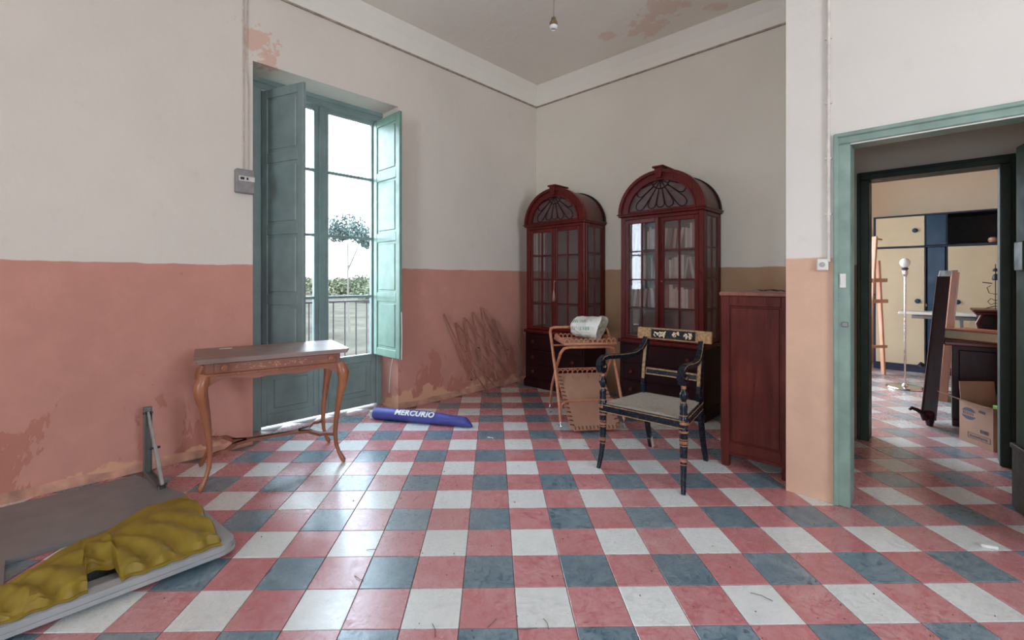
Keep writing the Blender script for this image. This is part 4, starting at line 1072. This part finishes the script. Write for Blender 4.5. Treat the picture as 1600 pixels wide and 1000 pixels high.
# ------------------------------------------------------------------ the far room
M_cream = m_plain('cream_laminate', (.62, .50, .33), .4, var=.05, scale=3)
M_navy = m_plain('navy_laminate', (.006, .038, .085), .35, var=.15, scale=3)
M_navyd = m_plain('dark_navy', (.012, .02, .05), .4)
M_dark = m_plain('niche_lining', (.035, .033, .034), .8)
wd = thing('fitted_wardrobe', 'tall cream and navy fitted wardrobe with round knobs in the far room', 'wardrobe', (0, 7.97, 0))
MB().bbox((-.70, .02, 0), (1.55, .55, .08), .003).obj('plinth', M_navyd, wd)
b_ = MB(); b_.box((-.70, 0.0, .08), (-.675, .55, 2.06)); b_.box((1.53, 0.0, .08), (1.55, .55, 2.06)); b_.box((-.675, .52, .08), (1.53, .55, 2.06))
b_.box((-.675, .0, 2.04), (1.53, .52, 2.06)); b_.box((-.675, .0, 1.628), (1.53, .52, 1.645)); b_.box((-.675, .0, .08), (1.53, .52, .095)); b_.box((-.178, .0, .095), (-.166, .52, 2.04)); b_.box((.024, .0, .095), (.036, .52, 2.04))
b_.obj('carcass', M_navyd, wd)
def wdoor(x0, x1, z0, z1, mat, kx=None, kz=None):
    d = MB().bbox((x0, -.02, z0), (x1, 0, z1), .003).obj('door', mat, wd)
    if kx is not None:
        MB().lathe([(.028, 0), (.030, .006), (.026, .016), (.010, .020)], Matrix.Translation((kx, -.02, kz)) @ Matrix.Rotation(R(90), 4, 'X'), 16).obj('knob', M_navy, d)
    return d
wdoor(-.672, -.18, 1.65, 2.035, M_cream, -.272, 1.85); wdoor(-.672, -.18, .10, 1.622, M_cream, -.246, .93)
wdoor(-.162, .022, 1.65, 2.035, M_navy); wdoor(-.150, .012, .10, 1.622, M_navy)
wdoor(.04, .78, .10, 1.622, M_cream, .125, .93); wdoor(.79, 1.52, .10, 1.622, M_cream)
MB().box((.036, .05, 1.645), (1.53, .518, 1.66)).box((.036, .50, 1.66), (1.53, .518, 2.04)).obj('niche', M_dark, wd)
MB().bbox((-.178+.01, -.024, .86), (-.178+.022, -.018, .90), .002).obj('keyhole_plate', M_gold, wd)
cj = thing('jar', 'small pale pot at the right end of the dark open wardrobe niche', 'pot', (.43, 8.02, 1.661)); MB().lathe([(.03, 0), (.04, .02), (.035, .05), (.02, .06)]).obj('body', M_ratp, cj)

# easel
ez = thing('easel', 'orange wooden painter\'s easel standing in front of the cream wardrobe', 'easel', cw(4.60, 5.86))
ez.rotation_euler = (0, 0, R(YAW))
M_eas = m_wood('easel_pine', (.70, .34, .20), (.78, .42, .27), .45)
MB().bar((.035, .0, 1.76), (-.10, -.06, .30), .026, .074, up=(0, 1, 0)).bar((-.10, -.06, .32), (-.13, -.07, 0), .026, .06, up=(0, 1, 0)).obj('mast', M_eas, ez)
MB().bar((.09, .02, 1.45), (.145, .0, 0), .026, .056, up=(0, 1, 0)).obj('leg', M_eas, ez)
MB().bar((-.24, .06, 1.40), (-.32, .04, 0), .036, .026, up=(0, 1, 0)).obj('leg', M_eas, ez)
MB().bar((-.1, .10, 1.5), (-.1, .5, 0), .030, .024, up=(0, 1, 0)).obj('rear_leg', M_eas, ez)
for z, a, b in ((1.20, -.30, .16), (.935, -.34, .17), (.36, -.36, .16)):
    MB().bar((a, -.035, z), (b, -.035, z), .026, .048 if z > .5 else .036, up=(0, 0, 1)).obj('cross_bar', M_eas, ez)
MB().bar((.04, -.02, 1.73), (.13, .01, 1.72), .018, .018).obj('peg', M_eas, ez)
MB().lathe([(.012, 0), (.016, .01), (.010, .02)], Matrix.Translation((-.02, -.05, 1.02)) @ Matrix.Rotation(R(90), 4, 'X'), 10).obj('wing_nut', M_iron, ez)

# floor lamp
lp = cw((1414-800)/F*5.12, 5.12)
fl = thing('floor_lamp', 'bare chrome floor lamp with a white globe bulb and round base', 'lamp', lp)
MB().lathe([(.165, 0), (.17, .006), (.165, .018), (.03, .026), (.018, .05)], n=28).obj('base', M_chrome, fl, smooth=True)
MB().lathe([(.010, .03), (.010, 1.27)], n=10).obj('pole', M_chrome, fl, smooth=True)
MB().lathe([(.013, 1.24), (.026, 1.27), (.028, 1.31), (.020, 1.32)], n=14).obj('bulb_holder', M_chrome, fl)
MB().lathe([(.030, 1.322), (.032, 1.333), (.018, 1.345)], n=14).obj('collar', M_navyd, fl)
MB().lathe([(.014, 1.34), (.036, 1.36), (.048, 1.39), (.044, 1.42), (.025, 1.44), (.004, 1.447)], n=16).obj('bulb', m_plain('opal_glass', (.8, .8, .78), .2, var=.02, bmp=0), fl, smooth=True)
MB().tube([(.16, 0, .004), (.3, .1, .004), (.45, .05, .004), (.7, .12, .004)], .004, 6).obj('flex', M_iron, fl)

# white wall desk in front of the wardrobe
wt = thing('white_desk', 'narrow white desk top on dark legs before the wardrobe', 'desk', (.02, 7.18, 0))
MB().bbox((-.42, 0, .795), (.62, .42, .825), .006).obj('desk_top', M_plastic, wt)
MB().bbox((-.30, .04, .75), (.55, .38, .79), .004).obj('under_frame', M_metal, wt)
for x in (.11, .5):
    for y in (.05, .36): MB().bbox((x, y, 0), (x+.03, y+.03, .76), .003).obj('leg', M_wf if x < 0 and False else M_metal, wt)

# dark folded table standing on end, brown board behind it
Yk = 3.90
PHI = 42.0
def camthing(name, label, cat, px, Y, rot=0, z=0):
    c = cw((px-800)/F*Y, Y, z); return thing(name, label, cat, c, R(YAW-PHI))
ft = camthing('folded_table', 'dark wooden tilt-top table folded upright, on a curved claw foot', 'table', 1447, 3.74)
def kk(px, py, Y=3.80, Y0=3.74, px0=1447):
    dX, dY = (px-800)/F*Y-(px0-800)/F*Y0, Y-Y0; c_, s_ = math.cos(R(PHI)), math.sin(R(PHI))
    return (dX*c_-dY*s_, dX*s_+dY*c_, EYE-(py-HY)/F*Y)
# top: a slab seen edge-on, leaning to the right
a0, a1 = Vector(kk(1441, 655, 3.78)), Vector(kk(1466, 432, 3.9))
a0.z = .06
sl = MB(); dirv = (a1-a0)
def quadbar(mb, p0, p1, w0, dy0, dy1, w1=None):
    """slab from p0 to p1: x width w, running in depth from dy0 to dy1"""
    w1 = w1 or w0; vs = []
    for p, ww in ((p0, w0), (p1, w1)):
        for y in (dy0, dy1):
            for s in (0, 1): vs.append(mb.bm.verts.new((p.x+ww*s, p.y+y, p.z)))
    for f in ((0, 1, 3, 2), (4, 6, 7, 5), (0, 4, 5, 1), (1, 5, 7, 3), (3, 7, 6, 2), (2, 6, 4, 0)): mb.bm.faces.new([vs[i] for i in f])
    return mb
quadbar(sl, a0+Vector((.0, 0, 0)), a1, .085, 0, .26, .075).obj('table_top', M_mahd, ft)
quadbar(MB(), a0+Vector((-.008, 0, .03)), a1+Vector((-.008, 0, .0)), .012, -.01, .27).obj('edge_moulding', m_wood('dark_edge', (.03, .012, .012), (.05, .025, .022), .8, spec=.1), ft)
quadbar(MB(), a1+Vector((.002, 0, .0)), a1+Vector((.012, 0, .05)), .075, .0, .24).obj('end_cap', M_metal, ft)
foot = [kk(1447, 668, 3.74), kk(1446, 655, 3.74), kk(1441, 645, 3.74), kk(1432, 640, 3.74), kk(1424, 637, 3.74), kk(1421, 640, 3.74)]
MB().tube([(a0.x+.045, .10, .0), (a0.x+.045, .05, .05), (a0.x+.04, .02, .12)], [.022, .03, .035], 8).obj('foot', M_mahd, ft, smooth=True)
MB().tube([Vector(f_) for f_ in foot][1:], [.024, .02, .014, .013, .011], 8).obj('foot', M_mahd, ft, smooth=True)
MB().tube([kk(1437, 572, 3.76), kk(1441, 568, 3.76)], .02, 8).obj('hinge', M_iron, ft)
bb = camthing('brown_board', 'reddish brown board leaning behind the dark folded table', 'board', 1470, 4.55)
M_bb = m_wood('pinkish_board', (.34, .14, .085), (.44, .20, .13), .4)
b0 = Vector((-.02, 0, 0)); b1 = Vector((.085, .05, 1.30))
quadbar(MB(), b0, b1, .055, 0, .5, .04).obj('panel', M_bb, bb)
quadbar(MB(), b0+Vector((.055, 0, 0)), b1+Vector((.04, 0, -.02)), .012, .0, .49).obj('edge_strip', M_oakz, bb)

# dark desk
dk = thing('dark_desk', 'heavy dark desk in the far room with a large book on top', 'desk', (.03, 5.24, 0))
MB().bbox((0.02, 0, 0), (1.25, .58, .055), .006).obj('plinth', M_mahd, dk)
MB().bbox((.02, .02, .055), (1.23, .56, .665), .004).obj('carcass', M_mahd, dk)
MB().bbox((-.03, -.03, .665), (1.28, .60, .70), .008).obj('desk_top', M_red, dk)
for x0, x1 in ((.06, .56), (.62, 1.18)):
    for z0, z1 in ((.09, .33), (.36, .63)): 
        d = MB().bbox((x0, .005, z0), (x1, .02, z1), .006).obj('drawer', M_mahd, dk)
        MB().lathe([(.005, 0), (.014, .01), (.008, .02)], Matrix.Translation(((x0+x1)/2, .005, (z0+z1)/2)) @ Matrix.Rotation(R(90), 4, 'X'), 10).obj('knob', M_gold, d)
bo = thing('large_book', 'big orange-brown bound book lying on the dark desk', 'book', (.25, 5.46, .7015), R(-32))
M_cov = m_plain('orange_leather', (.42, .13, .06), .5, var=.15)
MB().bbox((-.22, -.16, 0), (.22, .16, .008), .002).bbox((-.22, -.16, .072), (.22, .16, .080), .002).bbox((-.226, -.16, 0), (-.216, .16, .080), .002).obj('cover', M_cov, bo)
MB().box((-.214, -.152, .008), (.210, .152, .072)).obj('pages', m_plain('cream_pages', (.62, .52, .36), .8, var=.08, scale=90), bo)
b2 = thing('thin_book', 'thin brown book under the edge of the big orange book', 'book', (.10, 5.36, .7015), R(15))
MB().bbox((-.10, -.13, 0), (.08, .13, .018), .003).obj('cover', M_bb, b2); MB().box((-.095, -.132, .003), (.075, -.128, .015)).obj('pages', M_paper, b2)
b2.location = (.09, 5.72, .7015); b2['label'] = 'thin brown book lying at the back left of the dark desk'
cf = thing('dark_chest', 'small dark chest with a moulded lid standing behind the desk', 'chest', (.235, 6.02, .085))
MB().bbox((0, 0, -.085), (.70, .40, .80), .006).obj('body', M_mahd, cf)
MB().bbox((-.03, -.03, .80), (.73, .43, .822), .008).bbox((-.045, -.045, .822), (.745, .445, .845), .010).obj('lid', M_red, cf)
mb = MB().tube([(.02, -.03, .80), (-.01, -.035, .72), (.01, -.03, .62), (-.005, -.03, .54)], [.012, .016, .014, .012], 8); mb.obj('corner_scroll', M_red, cf, smooth=True)
# wire candelabrum on the chest
wcx = thing('wire_candelabrum', 'spindly dark wire candelabrum standing on the small dark chest', 'candelabrum', (.35, 6.17, .931))
mb = MB().tube([(0, 0, .0), (0, 0, .42)], .004, 6)
for s in (-1, 1):
    mb.tube([(0, 0, .06), (s*.03, 0, .04), (s*.05, 0, .07), (s*.03, 0, .10), (0, 0, .08)], .0035, 6)
    mb.tube([(0, 0, .14), (s*.04, 0, .15), (s*.055, 0, .20), (s*.03, 0, .22)], .0035, 6)
    mb.tube([(s*.02, 0, .24), (s*.085, 0, .25)], .005, 6)
mb.tube([(-.06, -.02, .01), (.0, .03, .03), (.06, -.02, .01)], .004, 6).lathe([(.02, .27), (.025, .28), (.02, .31), (.01, .33)], n=10).lathe([(.018, .35), (.02, .37), (.008, .38)], n=10)
mb.obj('stem', M_iron, wcx)

# cardboard box
pL, pR_ = fp(1499, 686), fp(1552, 706)
dx_ = pR_-pL; an = math.atan2(dx_.y, dx_.x); BWd = dx_.length
M_card = m_plain('cardboard', (.36, .20, .13), .75, var=.08, scale=6)
M_ink = m_plain('box_ink', (.05, .06, .09), .7, var=.2)
bx_ = thing('cardboard_box', 'open brown cardboard box with a dark oval printed mark', 'box', pL, an)
HB, DB = .30, .26
s = MB(); s.box((0, 0, 0), (BWd, .004, HB)); s.box((0, DB-.004, 0), (BWd, DB, HB)); s.box((0, .004, 0), (.004, DB-.004, HB)); s.box((BWd-.004, .004, 0), (BWd, DB-.004, HB)); s.box((.004, .004, 0), (BWd-.004, DB-.004, .004))
s.obj('walls', M_card, bx_)
def flap(a, b, c, d):
    m_ = MB(); v1 = [Vector(q) for q in (a, b, c, d)]; n_ = (v1[1]-v1[0]).cross(v1[2]-v1[0]).normalized()*.0035
    A = [m_.bm.verts.new(q) for q in v1]; B = [m_.bm.verts.new(q+n_) for q in v1]
    m_.bm.faces.new(A); m_.bm.faces.new(B[::-1])
    for i in range(4): m_.bm.faces.new((A[i], A[(i+1) % 4], B[(i+1) % 4], B[i]))
    return m_.obj('flap', M_card, bx_)
flap((0, DB, HB), (BWd, DB, HB), (BWd, DB+.03, HB+.13), (.01, DB+.03, HB+.13))
flap((0, .006, HB), (0, DB, HB), (-.015, DB, HB+.135), (-.015, .01, HB+.135))
flap((0, 0, HB), (BWd, 0, HB), (BWd-.01, -.05, HB+.004), (-.06, -.11, HB+.05))
flap((BWd, .01, HB), (BWd, DB-.01, HB), (BWd+.10, DB-.03, HB-.06), (BWd+.10, .03, HB-.05))
ov = MB(); cxo, czo, ra, rb = .075, .215, .058, .043
for lo, hi in ((R(22), R(158)), (R(202), R(338))):
    pts = [(cxo+ra*math.cos(lo+(hi-lo)*i/14), czo+rb*math.sin(lo+(hi-lo)*i/14)) for i in range(15)]
    MB().prism(pts, -.0012, -.0002, 'xz').obj('printed_oval', M_ink, bx_)
ov.prism([(.15, .245), (.20, .24), (.205, .258), (.16, .262)], -.0012, -.0002, 'xz')
for x0, x1, z0, z1 in ((.07, .24, .078, .081), (.07, .24, .042, .045), (.07, .073, .042, .081), (.237, .24, .042, .081)): ov.prism([(x0, z0), (x1, z0), (x1, z1), (x0, z1)], -.0012, -.0002, 'xz')
for k in range(8): ov.prism([(.165+k*.008, .10), (.169+k*.008, .10), (.169+k*.008, .125), (.165+k*.008, .125)], -.0012, -.0002, 'xz')
for k in range(6): ov.prism([(.030+k*.015, .206), (.036+k*.015, .205), (.036+k*.015, .226), (.030+k*.015, .227)], -.0012, -.0002, 'xz')
for k in range(12): ov.prism([(.085+k*.0115, .052), (.090+k*.0115, .052), (.090+k*.0115, .070-.003*(k % 3)), (.085+k*.0115, .070)], -.0012, -.0002, 'xz')
tag(ov.obj('small_print', M_ink, bx_), kind='stuff')
def letters(txt, size, x, z, parent, mat, name='lettering', y=-.0012):
    c = bpy.data.curves.new(name, 'FONT'); c.body = txt; c.size = size; c.extrude = .0004; c.offset = size*.02; c.resolution_u = 2
    o = bpy.data.objects.new('tmp', c); COL.objects.link(o); bpy.context.view_layer.update()
    m_ = bpy.data.meshes.new_from_object(o.evaluated_get(bpy.context.evaluated_depsgraph_get())); bpy.data.objects.remove(o)
    m_.materials.clear(); m_.materials.append(mat); return link(name, m_, parent, (x, y, z), (R(90), 0, 0))
MB().bbox((BWd-.05, .04, HB-.08), (BWd+.03, .07, HB+.015), .004).obj('green_wrapper', m_plain('bright_green', (.18, .42, .05), .5), bx_)

# ------------------------------------------------------------------ litter on the floor
M_chip = m_plain('plaster_chip', (.74, .74, .70), .8)
cp = fp(1545, 852, .012)
o = MB().bbox((-.030, -.012, 0), (.030, .012, .014), .003).obj('plaster_chip', M_chip); o.location = (cp.x, cp.y, .001); o.rotation_euler = (0, 0, R(20))
tag(o, 'white plaster chip lying on the tiles at the lower right', 'plaster chip')
o = MB().bbox((-.014, -.006, 0), (.014, .006, .004), .001).tube([(.01, 0, .004), (.03, .01, .004), (.04, .004, .003)], .003, 5).obj('paper_scrap', M_paper); v_ = fp(764, 684); o.location = (v_.x, v_.y, .001)
tag(o, 'scrap of white paper on a blue tile in front of the blue bag', 'paper')
mb = MB(); rnd = random.Random(21)
for px, py in ((655, 745), (745, 742), (822, 985), (680, 985), (770, 975), (560, 905), (650, 780), (855, 975), (880, 1), (580, 860), (1190, 932), (1135, 745), (918, 698)):
    if py < 600: continue
    v_ = fp(px, py); a = rnd.uniform(0, 3.1); l = rnd.uniform(.02, .045)
    mb.tube([(v_.x-l*math.cos(a), v_.y-l*math.sin(a), .002), (v_.x, v_.y, .004), (v_.x+l*math.cos(a+.3), v_.y+l*math.sin(a+.3), .002)], .0012, 4)
for _ in range(150):
    px = rnd.uniform(150, 1600); py = rnd.uniform(650, 1000)
    if px < 640 and py > 1100-px*.55 or (560 < px < 770 and py < 690): continue
    v_ = fp(px, py); 
    if v_.x < WL+.1 or (v_.x < -2.15 and v_.y < .72) or v_.y > WD-.1 and v_.x > PIER: continue
    r_ = rnd.uniform(.0012, .0032); mb.lathe([(r_, 0), (r_*.8, r_), (r_*.2, r_*1.3)], Matrix.Translation((v_.x, v_.y, .0)) @ Matrix.Rotation(rnd.uniform(0, 3), 4, 'Z'), 5)
tag(mb.obj('floor_litter', m_plain('litter', (.12, .09, .07), .8, var=.5, scale=5)), 'dark twigs and crumbs of dirt scattered over the tiled floor', 'litter', kind='stuff')
